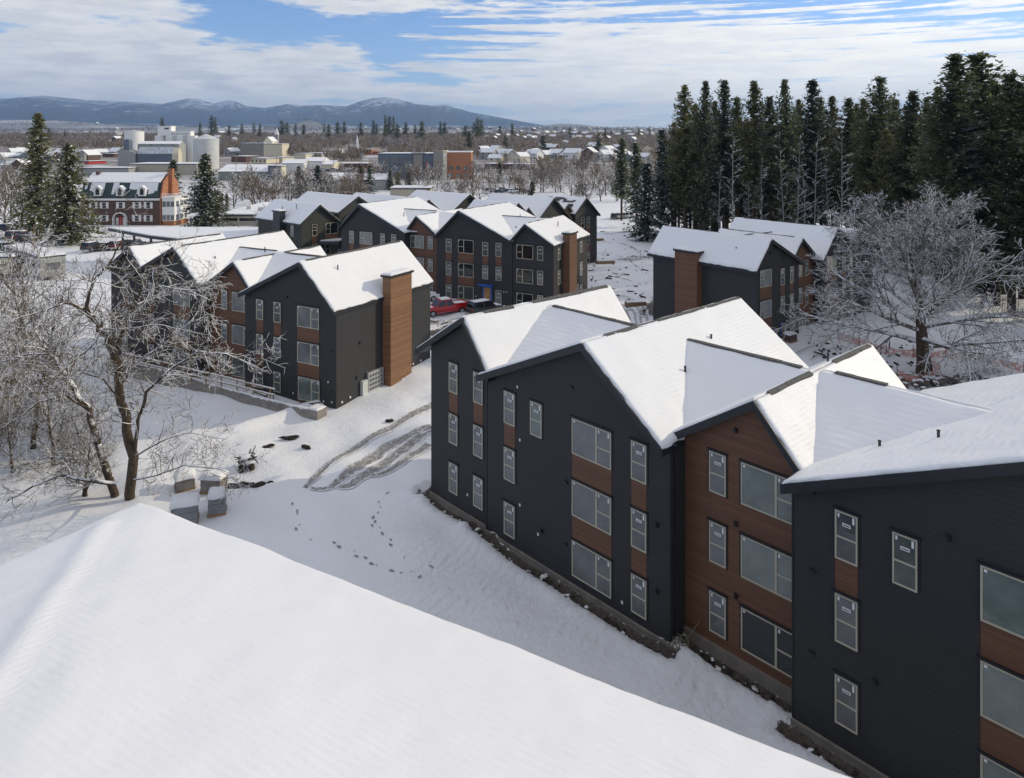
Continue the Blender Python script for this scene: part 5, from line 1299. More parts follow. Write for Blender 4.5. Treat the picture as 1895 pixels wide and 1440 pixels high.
# ------------------------------------------------------------------ vehicles
def hull(b, prof, wfun, mi=0, sub=1):
    """body from side profile stations: (x, zlow, zhigh) with half-width function"""
    vs = []; n = len(prof)
    for (x, zl, zh) in prof:
        w_ = wfun(x, 0); wt = wfun(x, 1); zm = zl+(zh-zl)*.55
        vs += [(x,-w_*.92,zl),(x,-w_,zm),(x,-wt,zh),(x,wt,zh),(x,w_,zm),(x,w_*.92,zl)]
    b.add(vs, [(i*6+j,(i+1)*6+j,(i+1)*6+(j+1)%6,i*6+(j+1)%6) for i in range(n-1) for j in range(6)]+[(5,4,3,2,1,0),tuple((n-1)*6+j for j in range(6))], mi)
def car(name, paint, kind='sedan', seed=0):
    L, Wd, H = {'sedan':(4.6,.88,1.42),'suv':(4.7,.94,1.75),'pickup':(5.7,1.0,1.85),'van':(5.2,.98,2.1)}[kind]
    r = empty(name, (0,0,0)); h = L/2; b = MB(); bz = .95 if kind=='sedan' else 1.08
    if kind == 'pickup':
        prof = [(-h,.45,1.05),(-h+.08,.42,1.12),(-h+1.7,.40,1.14),(-h+1.75,.40,1.14),(h-1.9,.40,1.12),(h-.5,.42,1.08),(h-.08,.45,.98),(h,.5,.85)]
    else: prof = [(-h,.42,bz-.12),(-h+.1,.34,bz),(-h+1.0,.30,bz+.02),(h-1.3,.30,bz-.03),(h-.35,.34,bz-.16),(h,.42,bz-.35)]
    hull(b, prof, lambda x, t: (Wd if abs(x) < h-.3 else Wd*.9)*(.93 if t else 1))
    c0, c1 = {'sedan':(-h+.55,h-1.25),'suv':(-h+.12,h-1.25),'pickup':(-h+1.95,h-1.35),'van':(-h+.1,h-.7)}[kind]
    rk = .45 if kind == 'sedan' else .25
    cab = [(c0,bz-.05),(c1,bz-.05),(c1-.75 if kind!='van' else c1-.4,H),(c0+rk,H)]
    vs = [(x,-Wd*(.90 if z<bz+.1 else .74),z) for x,z in cab]+[(x,Wd*(.90 if z<bz+.1 else .74),z) for x,z in cab]
    b.add(vs, [(0,1,2,3),(7,6,5,4),(3,2,6,7),(1,5,6,2),(0,3,7,4)])
    if kind == 'pickup':
        b.box(-h+.06,-h+1.85,-Wd*.93,-Wd*.86,1.1,1.32); b.box(-h+.06,-h+1.85,Wd*.86,Wd*.93,1.1,1.32); b.box(-h+.02,-h+.1,-Wd*.93,Wd*.93,1.0,1.32)
    bo = b.build('body', M[paint], r)
    g = MB(); e = .012
    def lerp(a, c, t): return tuple(a[i]+(c[i]-a[i])*t for i in range(3))
    def pane(A,B,C,D,m0=.08,m1=.12):
        cc = [lerp(lerp(A,B,m0),lerp(D,C,m0),m1),lerp(lerp(A,B,1-m0),lerp(D,C,1-m0),m1),lerp(lerp(A,B,1-m0),lerp(D,C,1-m0),1-m1),lerp(lerp(A,B,m0),lerp(D,C,m0),1-m1)]
        ct = ((c0+c1)/2,0,(bz+H)/2); cc = [(p[0]+(e if p[0]>ct[0]+.6 else -e if p[0]<ct[0]-.6 else 0), p[1]+(e if p[1]>0 else -e), p[2]+.004) for p in cc]; g.add(cc,[(0,1,2,3)])
    mx = (cab[0][0]+cab[1][0])/2; mt = (cab[2][0]+cab[3][0])/2
    for sgn, o in ((-1,0),(1,4)):
        A,B,C,D = vs[o+0],vs[o+1],vs[o+2],vs[o+3]; mb_ = lerp(A,B,.5); mtp = lerp(D,C,.5); pane(A,mb_,mtp,D); pane(mb_,B,C,mtp)
    pane(vs[1],vs[5],vs[6],vs[2]); pane(vs[0],vs[4],vs[7],vs[3]); g.build('windows', M['car_glass'], bo)
    for sx in (-h+.95,h-.95):
        for sy in (-1,1):
            w_ = MB(); n = 14; R_ = .34 if kind=='sedan' else .39
            ring = lambda y, rr: [(sx+rr*cos(2*pi*k/n), y, R_+rr*sin(2*pi*k/n)) for k in range(n)]
            ya, yb = sy*(Wd-.20), sy*(Wd+.03)
            w_.add(ring(ya,R_)+ring(yb,R_), [(k,(k+1)%n,(k+1)%n+n,k+n) for k in range(n)]+[tuple(range(n)),tuple(range(2*n-1,n-1,-1))])
            wo_ = w_.build('wheel', M['black_rubber'], r); w_ = MB(); w_.add(ring(sy*(Wd+.036),R_*.6), [tuple(range(n))]); w_.build('rim', M['metal_grey'], wo_)
    for sy in (-1,1):
        w_ = MB(); w_.box(h-.12,h+.012,sy*Wd*.72-.13,sy*Wd*.72+.13,bz-.34,bz-.20); w_.build('headlight', M['plastic_white'], r); w_ = MB(); w_.box(-h-.015,-h+.05,sy*Wd*.78-.08,sy*Wd*.78+.08,bz-.28,bz-.04); w_.build('tail_light', M['red_paint'], r)
    w_ = MB(); w_.box(h-.05,h+.07,-Wd*.88,Wd*.88,.36,.52); w_.box(-h-.07,-h+.05,-Wd*.88,Wd*.88,.36,.52); w_.build('bumper', M['metal_grey'], r)
    zz = H; k_ = Wd*.66
    snow_sheet('snow', M['snow_plain'], [(cab[3][0]+.1,-k_,zz),(cab[2][0]-.05,-k_,zz),(cab[2][0]-.05,k_,zz),(cab[3][0]+.1,k_,zz)], r, 10, 8, th=.12, soft=.3)
    x0_, x1_ = (h-1.25,h-.35); snow_sheet('snow', M['snow_plain'], [(x0_,-Wd*.7,bz-.02),(x1_,-Wd*.7,bz-.10),(x1_,Wd*.7,bz-.10),(x0_,Wd*.7,bz-.02)], r, 8, 8, th=.09, soft=.3)
    if kind == 'pickup': snow_sheet('snow', M['snow_plain'], [(-h+.15,-Wd*.8,1.14),(-h+1.7,-Wd*.8,1.14),(-h+1.7,Wd*.8,1.14),(-h+.15,Wd*.8,1.14)], r, 8, 8, th=.12, soft=.2)
    return r
def put(o, x, y, rz, lab, group=None):
    o.location = (x,y,gzf(x,y)+.03); o.rotation_euler = (0,0,rz); tag(o, lab, 'pickup' if 'pickup' in o.name else 'car', group); return o
x, y = G(822,583); pk = car('pickup_truck', 'red_paint', 'pickup'); put(pk, x, y+.5, radians(28)+pi, 'red pickup truck with snow on roof and bed in front of middle building')
for o_ in pk.children:
    if o_.name.startswith('body'):
        b = MB(); b.box(-.6,.5,-.93,-.925,.80,.90); 
x, y = G(806,566); put(car('car', 'paint_white', 'suv'), x-2.2, y+2.5, radians(30), 'white snow-covered car mostly hidden behind the red pickup')
x, y = G(898,582); put(car('utility_cart', 'paint_black', 'suv'), x, y, radians(35), 'black low vehicle with snowy top peeking over the near roof')
pro = {}
def parked(px, py, rz, paint, kind, lab, group='cars parked in the distance'):
    k = (paint,kind)
    if k not in pro: o = car('parked_car', paint, kind); pro[k] = o
    else: o = copy_tree(pro[k])
    d = 200.0
    for _ in range(15): d = FOC*(CAMZ-gzf(W(px,d), d))/(py-HOR)
    put(o, W(px,d), d, rz, lab, group)
parked(12,428,0,'paint_black','suv','dark car at the far left edge of the street lot'); parked(24,428,.1,'paint_blue','suv','dark blue car beside the one at far left edge'); parked(34,446,0,'paint_maroon','van','dark maroon van parked in the left lot under bare trees'); parked(52,448,0,'paint_black','sedan','black sedan behind the maroon van'); parked(0,452,.1,'paint_white','sedan','white sedan cut by the left picture edge')
parked(15,466,.2,'paint_green','suv','grey-green car beside the site trailers')
for i,(px,py,p,k) in enumerate(((172,464,'paint_black','suv'),(186,462,'paint_green','sedan'),(200,462,'paint_black','sedan'),(222,461,'paint_maroon','suv'),(250,458,'paint_black','suv'))): parked(px,py,1.4,p,k,'snowy car parked nose-in beside the flat hall roof, %s from the left'%ordn(i),'cars beside the hall')
for i,(px,p) in enumerate(((1137,'paint_black'),(1146,'paint_white'),(1154,'paint_silver'),(1161,'paint_white'),(1168,'paint_silver'))): parked(px,405-i*.6,1.3,p,'suv','snow-dusted car in the row behind the spruce stems, %s from the left'%ordn(i),'cars in the row by the right wood')
for i,(px,p) in enumerate(((606,'paint_maroon'),(618,'paint_silver'),(628,'paint_white'),(640,'paint_black'),(651,'red_paint'),(662,'paint_silver'),(676,'paint_blue'),(690,'paint_black'))): parked(px,364+(i%2)*1.5,.2,p,'suv' if i%2 else 'sedan','parked car on the valley lot above the far left apartment roof, %s from the left'%ordn(i),'cars on the valley lot')
for i in range(9): parked(905+i*9,354+(i%3)*1.5,.1+.1*(i%3),('paint_blue','paint_white','paint_black','paint_silver')[i%4],'suv' if i%2 else 'sedan','snow-covered car in the lot beyond the right end of far apartments, %s from the left'%ordn(i),'cars beyond the far apartments')
for i in range(8): parked(470+i*13,356+(i%2)*3,.1,('paint_silver','paint_white','paint_black','paint_maroon')[i%4],'suv','car on the snowy street behind the school roof, %s from the left'%ordn(i),'cars on the street behind the school')
for i in range(8): parked(598+i*10,316+(i%2)*2,.1,('paint_white','paint_blue','paint_silver','paint_black')[i%4],'suv','tiny car in the depot lot between white sheds and pines, %s from the left'%ordn(i),'cars in the depot lot')

# site trailers at the left
def trailer(name, x, y, L, Wd, H, rz, mat, lab):
    r = empty(name, (x,y,gzf(x,y)), rz); tag(r, lab, 'trailer')
    b = MB(); b.box(0,L,0,Wd,.55,H); b.build('body', M[mat], r)
    b = MB(); b.box(-.1,L+.1,-.1,Wd+.1,H+.002,H+.16); rf_ = b.build('roof', M['fascia'], r)
    snow_sheet('snow', M['snow_plain'], [(-.1,-.1,H+.165),(L+.1,-.1,H+.165),(L+.1,Wd+.1,H+.165),(-.1,Wd+.1,H+.165)], rf_, 20, 10, th=.22)
    for k in range(2):
        for yy in (.4,Wd-.4):
            b = MB(); n = 10; xx = L*.4+k*1.1; b.add([(xx+.32*cos(2*pi*i/n), yy-.1, .32+.32*sin(2*pi*i/n)) for i in range(n)]+[(xx+.32*cos(2*pi*i/n), yy+.1, .32+.32*sin(2*pi*i/n)) for i in range(n)], [(i,(i+1)%n,(i+1)%n+n,i+n) for i in range(n)]+[tuple(range(n)),tuple(range(2*n-1,n-1,-1))]); b.build('wheel', M['black_rubber'], r)
    return r
ang = atan2(-13.0, 16.0)
t1 = trailer('site_trailer', -70.3-16.5*cos(ang), 107.6-16.5*sin(ang), 16.5, 3.4, 3.5, ang, 'stucco_grey', 'long pale grey site office trailer with snowy roof at the left')
for xx in (13.2,9.0,4.5):
    b = MB(); b.box(xx,xx+1.0,-.04,-.004,1.6,2.6); b.box(xx+.06,xx+.94,-.055,-.042,1.66,2.54,1); b.build('window', [M['vinyl'],M['glass_dark']], t1)
b = MB(); b.box(16.504,16.54,.6,2.8,1.5,2.7); b.box(16.542,16.56,.68,2.72,1.56,2.64,1); b.build('window', [M['vinyl'],M['glass']], t1)
t2 = trailer('storage_container', -88.5, 112.0, 12.0, 2.6, 3.0, -.12, 'cream', 'cream storage container with blue-grey end door in front of the site trailer')
b = MB(); b.box(12.004,12.06,.1,2.5,.65,2.9); b.build('door', M['steel_blue'], t2)
# poles
def pole(name, px, py, top, r, lab, arm=False, mat='bare_wood'):
    d = 150.0
    for _ in range(15): d = FOC*(CAMZ-gzf(W(px,d), d))/(py-HOR)
    x = W(px,d); g = gzf(x,d); H = Hz(top,d)-g; o = empty(name, (x,d,g)); tag(o, lab, 'pole')
    b = MB(); b.tube([(0,0,-.5),(0,0,H)], [r,r*.7], 8); b.build('post', M[mat], o)
    b = MB()
    if arm: b.box(-1.1,1.1,-.07,.07,H-.9,H-.75); b.box(-.9,.9,-.07,.07,H-1.8,H-1.67)
    else: b.tube([(0,0,H-.05),(.5,0,H+.1),(1.2,0,H+.08)], .05, 5); b.box(1.0,1.6,-.14,.14,H-.02,H+.08)
    b.build('crossarm' if arm else 'lamp_head', M[mat], o)
pole('street_lamp', 63, 470, 416, .12, 'wooden lamp pole in the left lot beside the broad spruce', False)
pole('street_lamp', 374, 424, 368, .10, 'thin grey lamp pole in front of the snow-laden spruce', False, 'metal_grey')
for i, (px, py, top) in enumerate(((437,345,285),(458,342,296),(464,342,292),(512,330,288),(617,330,296),(700,312,285),(471,345,325),(768,346,322))): pole('utility_pole', px, py, top, .15, 'thin utility pole rising over the valley flat, %s from the left' % ordn((0,1,2,4,5,6,3,7)[i]), True)
# ------------------------------------------------------------------ town
OCC = []
def solve_d(px, py, d=300.0):
    for _ in range(25): d = min(6000, max(100, FOC*(CAMZ-gzf(W(px,d), d))/max(2,(py-HOR))))
    return d
def block(name, px0, px1, ytop, ybase, depth, mat, lab, cat='building', d=None, rot=0, roofsnow=True, wins=None, group=None, par=True):
    """flat-roofed building whose front stands between two columns; returns root, width, height"""
    pm = (px0+px1)/2; d = d or solve_d(pm, ybase); xa, xb = W(px0,d), W(px1,d); g = gzf((xa+xb)/2, d); H = Hz(ytop,d)-g; w_ = xb-xa
    OCC.append((px0,px1,d)); r = empty(name, (xa,d,g-.0), rot); tag(r, lab, cat, group)
    b = MB(); b.box(0,w_,0,depth,-2,H); b.build('wall', M[mat], r)
    b = MB(); b.box(-.25,w_+.25,-.25,depth+.25,H+.002,H+.35); rf_ = b.build('roof', M['fascia' if par is True else par], r)
    if roofsnow: b = MB(); b.box(-.1,w_+.1,-.1,depth+.1,H+.352,H+.62); b.build('snow', M['snow_clump'], rf_)
    if wins:
        rows, cols, ww, wh, m_ = wins
        for j in range(rows):
            for i in range(cols):
                b = MB(); cx_ = w_*(i+.5)/cols; cz = H*(j+.55)/rows; b.box(cx_-ww/2,cx_+ww/2,-.12,-.003,cz-wh/2,cz+wh/2); b.build('window', M[m_], r)
    return r, w_, H, g
def gabled(name, px0, px1, yeave, ybase, depth, rise, mat, lab, cat='building', axis='x', d=None, rot=0, group=None, snow='snow_clump', roofm='fascia', win=0, over=.3):
    pm = (px0+px1)/2; d = d or solve_d(pm, ybase); xa, xb = W(px0,d), W(px1,d); g = gzf((xa+xb)/2, d); H = Hz(yeave,d)-g; w_ = xb-xa
    OCC.append((px0,px1,d)); r = empty(name, (xa,d,g), rot); tag(r, lab, cat, group); b = MB(); rb = MB(); sb_ = MB(); o = over
    if axis == 'x':     # ridge along the front
        b.prism_x([(0,-2),(depth,-2),(depth,H),(depth/2,H+rise),(0,H)], 0, w_)
        for e_, q, zz in ((rb,0,0),(sb_,.06,.18)):
            s1 = [(-o+q,-o,H-o*2*rise/depth+zz),(w_+o-q,-o,H-o*2*rise/depth+zz),(w_+o-q,depth/2,H+rise+zz),(-o+q,depth/2,H+rise+zz)]; s2 = [(-o+q,depth/2,H+rise+zz),(w_+o-q,depth/2,H+rise+zz),(w_+o-q,depth+o,H-o*2*rise/depth+zz),(-o+q,depth+o,H-o*2*rise/depth+zz)]
            for s_ in (s1,s2): e_.hexa([(p[0],p[1],p[2]+.02) for p in s_], [(p[0],p[1],p[2]+.17) for p in s_])
    else:
        b.prism_y([(0,-2),(w_,-2),(w_,H),(w_/2,H+rise),(0,H)], 0, depth)
        for e_, q, zz in ((rb,0,0),(sb_,.06,.18)):
            s1 = [(-o,-o+q,H-o*2*rise/w_+zz),(w_/2,-o+q,H+rise+zz),(w_/2,depth+o-q,H+rise+zz),(-o,depth+o-q,H-o*2*rise/w_+zz)]; s2 = [(w_/2,-o+q,H+rise+zz),(w_+o,-o+q,H-o*2*rise/w_+zz),(w_+o,depth+o-q,H-o*2*rise/w_+zz),(w_/2,depth+o-q,H+rise+zz)]
            for s_ in (s1,s2): e_.hexa([(p[0],p[1],p[2]+.02) for p in s_], [(p[0],p[1],p[2]+.17) for p in s_])
    b.build('wall', M[mat], r); ro = rb.build('roof', M[roofm], r)
    if snow: sb_.build('snow', M[snow], ro)
    for i in range(win):
        bb = MB(); cx_ = w_*(i+.5)/win; bb.box(cx_-.55,cx_+.55,-.1,-.003,H*.35,H*.35+1.5); bb.build('window', M['glass_dark'], r)
    return r, w_, H, g
# --- brick mansion
dM = 192.0; x0 = W(150,dM); g = gzf(x0+12,dM); MN = empty('mansion', (x0,dM,g)); tag(MN, 'brick mansion with snowy dormered gambrel roof and white glazed end porch', 'mansion')
k = dM/FOC
def mx(px): return (px-150)*k
def mz(py): return Hz(py,dM)-g
wd_ = mx(296); ze = mz(367); zr_ = mz(325); zk = mz(340); D_ = 11.0
b = MB(); b.prism_x([(0,-2),(D_,-2),(D_,ze),(D_-1.6,zk),(D_*.5,zr_),(1.6,zk),(0,ze)], 0, wd_); b.build('wall', M['brick'], MN)
b = MB(); sl = [(0-.35,ze-.05),(1.45,zk+.05)]; b.hexa([(-.1,-.30,ze),(wd_-.4,-.30,ze),(wd_-.4,1.55,zk+.02),(-.1,1.55,zk+.02)], [(-.1,-.42,ze+.12),(wd_-.4,-.42,ze+.12),(wd_-.4,1.43,zk+.15),(-.1,1.43,zk+.15)]); rf_ = b.build('roof', M['green_roof'], MN)
b = MB(); b.hexa([(.1,1.3,zk+.17),(wd_-.6,1.3,zk+.17),(wd_-.6,D_*.5,zr_+.35),(.1,D_*.5,zr_+.35)], [(.1,1.2,zk+.42),(wd_-.6,1.2,zk+.42),(wd_-.6,D_*.5,zr_+.6),(.1,D_*.5,zr_+.6)]); b.build('snow', M['snow_clump'], rf_)
rng = random.Random(2); b = MB()
for i in range(26):     # patches still clinging to the steep lower slope
    xx = .6+i*(wd_-1.6)/26; 
    if rng.random() < (.45 if 5 < i < 17 else .12): continue
    t0 = rng.uniform(.05,.6); ya, yb = -.44+1.85*t0, 1.35; za, zb = ze+.14+(zk-ze)*t0, zk+.13; w2 = rng.uniform(.6,.95); b.hexa([(xx,ya,za),(xx+w2,ya,za),(xx+w2,yb,zb),(xx,yb,zb)], [(xx,ya-.07,za+.07),(xx+w2,ya-.07,za+.07),(xx+w2,yb-.07,zb+.07),(xx,yb-.07,zb+.07)])
b.build('snow', M['snow_clump'], rf_)
b = MB(); b.box(-.3,wd_+.1,-.55,-.01,ze-.55,ze-.02); b.build('cornice', M['white_paint'], MN)
def dormer(px):
    c = mx(px); z0 = mz(362.5); z1 = mz(350); o = empty('dormer', (c,0,0)); o.parent = MN
    b = MB(); b.prism_y([(-.95,z0),(.95,z0),(.95,z1),(0,z1+.75),(-.95,z1)], -.75, 2.2); b.build('frame', M['white_paint'], o); b = MB(); b.box(-.5,.5,-.79,-.752,z0+.3,z1-.1); b.box(-.3,.3,-.79,-.752,z1-.1,z1+.25); b.build('window', M['glass_dark'], o)
    b = MB(); b.hexa([(-1.15,-.9,z1-.1),(0,-.9,z1+.8),(0,2.3,z1+.8),(-1.15,2.3,z1-.1)],[(-1.15,-.9,z1+.1),(0,-.9,z1+1.0),(0,2.3,z1+1.0),(-1.15,2.3,z1+.1)]); b.hexa([(0,-.9,z1+.8),(1.15,-.9,z1-.1),(1.15,2.3,z1-.1),(0,2.3,z1+.8)],[(0,-.9,z1+1.0),(1.15,-.9,z1+.1),(1.15,2.3,z1+.1),(0,2.3,z1+1.0)]); b.build('roof', M['snow_clump'], o)
for px in (183,224,265): dormer(px)
def mwin(px, py, ww=.95, wh=1.45, sh=True):
    c = mx(px); z = mz(py); f = MB(); f.box(c-ww/2-.1,c+ww/2+.1,-.10,-.003,z-wh/2-.1,z+wh/2+.1)
    if sh: f.box(c-ww/2-.68,c-ww/2-.12,-.13,-.003,z-wh/2-.1,z+wh/2+.1); f.box(c+ww/2+.12,c+ww/2+.68,-.13,-.003,z-wh/2-.1,z+wh/2+.1)
    o = f.build('window', M['white_paint'], MN); f = MB(); f.box(c-ww/2,c+ww/2,-.12,-.102,z-wh/2,z-.04); f.box(c-ww/2,c+ww/2,-.12,-.102,z+.04,z+wh/2); f.build('pane', M['glass_dark'], o)
for px in (173,193,223.5,253.5,274.5): mwin(px, 380)
for px in (173,193,253.5,274.5): mwin(px, 404)
b = MB(); n = 12; c = mx(223.5); z0 = mz(418); rr = 1.55; zc = mz(405)
for i in range(n):
    a0, a1 = pi*i/n, pi*(i+1)/n; b.hexa([(c+rr*cos(a0),-.9,zc+rr*sin(a0)),(c+rr*cos(a1),-.9,zc+rr*sin(a1)),(c+rr*cos(a1),-.004,zc+rr*sin(a1)),(c+rr*cos(a0),-.004,zc+rr*sin(a0))],[(c+(rr+.25)*cos(a0),-.9,zc+(rr+.25)*sin(a0)),(c+(rr+.25)*cos(a1),-.9,zc+(rr+.25)*sin(a1)),(c+(rr+.25)*cos(a1),-.004,zc+(rr+.25)*sin(a1)),(c+(rr+.25)*cos(a0),-.004,zc+(rr+.25)*sin(a0))])
b.box(c-rr-.25,c-rr,-.9,-.004,z0-.3,zc); b.box(c+rr,c+rr+.25,-.9,-.004,z0-.3,zc); pt = b.build('portico', M['white_paint'], MN)
b = MB(); b.box(c-.5,c+.5,-.12,-.004,z0-.2,zc+.5); b.build('door', M['red_paint'], MN); b = MB(); b.box(c-1.2,c-.6,-.1,-.004,z0+.2,zc+.3); b.box(c+.6,c+1.2,-.1,-.004,z0+.2,zc+.3); b.build('sidelights', M['white_paint'], MN)
# end gable wall with its sunlit brick tone put into the colour, chimneys, porch wing
b = MB(); b.prism_x([(-.1,-2),(D_,-2),(D_,ze+.1),(D_-1.7,zk+.2),(D_*.5,zr_+.75),(1.5,zk+.45),(-.1,ze+.1)], wd_+.003, wd_+.35); b.build('end_wall', M['brick_orange'], MN)
b = MB(); b.box(wd_+.36,wd_+1.3,4.2,5.4,-1,mz(315)); b.box(wd_+.28,wd_+1.38,4.1,5.5,mz(315)+.003,mz(314)); b.build('chimney', M['brick_orange'], MN); b = MB(); b.box(1.5,2.3,4.2,5.6,zr_,mz(319)); b.build('chimney', M['brick'], MN)
pw0, pw1 = mx(297.5), mx(327); zt_ = mz(366); b = MB(); b.box(pw0+1.0,pw1,-1.3,6.8,mz(408),zt_); b.build('porch', M['white_paint'], MN); b = MB(); b.box(pw0+1.1,pw1-.1,-1.2,6.7,-2,mz(408)-.01); b.build('porch_base', M['brick_orange'], MN)
b = MB(); b.box(pw0+.8,pw1+.2,-1.5,7,zt_+.003,zt_+.25); b.build('cornice', M['white_paint'], MN)
bl = MB()
for i in range(9): xx = pw0+1+i*(pw1-pw0-1)/8; bl.box(xx-.05,xx+.05,-1.3,-1.2,zt_+.26,zt_+1.1)
for i in range(9): yy = -1.3+i*1.0; bl.box(pw1-.1,pw1,yy,yy+.1,zt_+.26,zt_+1.1)
bl.box(pw0+.9,pw1+.05,-1.32,-1.18,zt_+1.1,zt_+1.2); bl.box(pw1-.12,pw1+.02,-1.3,6.8,zt_+1.1,zt_+1.2); bl.build('balustrade', M['white_paint'], MN)
for py, hh in ((377,1.5),(402,1.5)):
    for i in range(3):
        cx_ = pw0+1.0+(pw1-pw0-1.0)*(i+.5)/3; b = MB(); b.box(cx_-.45,cx_+.45,-1.36,-1.303,mz(py)-.7,mz(py)+.7); b.build('window', M['glass'], MN)
        b = MB(); yy = -.4+i*2.5; b.box(pw1+.003,pw1+.05,yy,yy+1.6,mz(py)-.7,mz(py)+.7); b.build('window', M['glass'], MN)
fn = MB(); xx = mx(176)
for i in range(46): fn.box(xx+i*.42,xx+i*.42+.09,-6.2,-6.12,-.6,.55)
fn.box(xx,xx+19.2,-6.24,-6.08,.5,.62); fn.box(xx,xx+19.2,-6.24,-6.08,-.1,-.02)
o = fn.build('picket_fence', M['white_paint'], None, (x0,dM,g)); tag(o, 'white picket fence with snow before the brick mansion', 'fence')
for i in range(6):
    b = MB(); cx_ = mx(243+i*5.2); b.blob((0,0,.55),(.42,.4,.45),8,6,0,.15); o = b.build('patio_chair', M['white_paint'], None, (x0+cx_,dM-4.6,g)) if False else None

# --- school with low white roof
r, w_, H, g2 = block('school', 404, 545, 400, 424, 34, 'tan', 'long low school with white flat roof and strip windows right of mansion', 'school', d=190)
for i in range(3):
    for (a0, a1, zz) in ((.05,.25,H-.9),(.28,.52,H-.9),(.56,.80,H-.9)):
        if i: continue
        b = MB(); b.box(w_*a0,w_*a1,-.1,-.003,zz-.35,zz+.35); b.build('window', M['glass_dark'], r)
        b = MB(); b.box(w_*a0,w_*a1,-.1,-.003,zz-2.6,zz-1.7); b.build('window', M['glass_dark'], r)
b = MB(); b.box(w_*.5,w_*.56,-.15,-.004,0,2.2); b.build('door', M['concrete'], r)
for (xx, yy, s_, hh) in ((3,12,1.2,.8),(8,7,1.4,.9),(13.5,30,2.2,2.2),(17,24,4.0,2.0)):
    b = MB(); b.box(xx,xx+s_,yy,yy+s_*.7,H+.63,H+.63+hh); b.box(xx-.1,xx+s_+.1,yy-.1,yy+s_*.7+.1,H+.64+hh,H+.8+hh,1); b.build('roof_unit', [M['steel_pale'],M['snow_clump']], r)
r, w_, H, g2 = block('flat_roof_shop', 722, 796, 350, 359, 12, 'tan', 'small tan flat-roofed building with red-brown posts behind the far apartments', 'building', d=265)
b = MB(); b.box(w_*.62,w_*.66,-.4,-.003,0,H); b.box(w_*.94,w_*.98,-.4,-.003,0,H); b.build('brick_pier', M['brick'], r)
# --- grain elevator group
def tank(name, px, wpx, ytop, ybase, cone, mat, lab, d=None, rings=0, capm='snow_clump'):
    d = d or solve_d(px, ybase); x = W(px,d); g = gzf(x,d); R_ = wpx/2/FOC*d; H = Hz(ytop,d)-g; o = empty(name, (x,d,g)); tag(o, lab, 'silo')
    b = MB(); b.cyl((0,0),R_,R_,-3,H,40)
    for k in range(rings): z = H*(k+1)/(rings+1); b.cyl((0,0),R_+.10,R_+.10,z-.12,z+.12,40)
    b.build('wall', M[mat], o); b = MB(); b.cyl((0,0),R_+.2,.4,H+.003,H+cone,40); b.build('roof', M[capm], o); return o
tank('storage_tank', 248.5, 33, 243, 310, .5, 'white_paint', 'round white storage tank left behind the grain elevator', d=560)
tank('grain_bin', 381.5, 45, 257.5, 312, 3.4, 'steel_pale', 'round corrugated steel grain bin with conical roof', d=478, rings=9, capm='steel_pale')
dG = 500.0; x0 = W(279,dG); g = gzf(x0,dG); kk = dG/FOC; GE = empty('grain_elevator', (x0,dG,g)); tag(GE, 'tall white grain elevator with silos, gallery and headhouse', 'grain elevator')
Z = lambda py: Hz(py,dG)-g; X_ = lambda px: (px-279)*kk
for i in range(4):
    b = MB(); R_ = 3.75; b.cyl((X_(279)+3.9+i*7.4, 6),R_,R_,-3,Z(251),24); b.build('silo', M['white_paint'], GE)
b = MB(); b.box(X_(302),X_(356),3,9,-3,Z(251.5)); b.build('silo_block', M['steel_pale'], GE)
b = MB(); b.box(X_(299),X_(349),3,9,Z(251)+.01,Z(243.5)); gl_ = b.build('gallery', M['white_paint'], GE)
for i in range(11):
    b = MB(); cx_ = X_(302.5+i*4.1); b.box(cx_-.42,cx_+.42,2.9,2.995,Z(248.7),Z(247)); b.build('window', M['glass_dark'], gl_)
b = MB(); b.box(X_(288),X_(313),2.6,9.5,Z(251)+.01,Z(234)); hh_ = b.build('headhouse', M['white_paint'], GE)
b = MB(); b.box(X_(301),X_(309),2.5,2.595,Z(239.5),Z(236.5)); b.build('window', M['glass_dark'], hh_)
b = MB(); b.box(X_(287.5),X_(313.5),2.3,9.8,Z(234)+.01,Z(233)); b.box(X_(298.5),X_(349.5),2.8,9.2,Z(243.5)+.01,Z(242.6)); b.build('snow', M['snow_clump'], GE)
GF = empty('feed_mill', (W(218,478),478,gzf(W(218,478),478))); tag(GF, 'grey gabled feed mill with cupola before the white grain elevator', 'mill'); g = gzf(W(218,478),478); Z = lambda py: Hz(py,478)-g; X_ = lambda px: (px-218)*478/FOC
b = MB(); b.prism_y([(0,-3),(X_(250),-3),(X_(250),Z(283)),(X_(234),Z(277)),(0,Z(283))], 0, 9); b.build('wall', M['stucco_grey'], GF)
b = MB(); b.prism_y([(X_(228.5),Z(281)),(X_(238),Z(281)),(X_(238),Z(260)),(X_(233),Z(257)),(X_(228.5),Z(260))], .5, 5); b.build('cupola', M['steel_blue'], GF)
b = MB(); b.prism_x([(8,-3),(18,-3),(18,Z(267)),(13,Z(262.5)),(8,Z(267))], X_(243), X_(321)); b.build('upper_shed', M['stucco_grey'], GF)
b = MB(); b.hexa([(X_(243),7.8,Z(267)),(X_(321.5),7.8,Z(267)),(X_(321.5),13,Z(262.3)),(X_(243),13,Z(262.3))],[(X_(243),7.8,Z(266.3)),(X_(321.5),7.8,Z(266.3)),(X_(321.5),13,Z(261.5)),(X_(243),13,Z(261.5))]); b.build('snow', M['snow_clump'], GF)
for i in range(3): b = MB(); c = X_(268+i*21); b.box(c-.5,c+.5,7.9,7.995,Z(269.5),Z(267.7)); b.build('window', M['glass_dark'], GF)
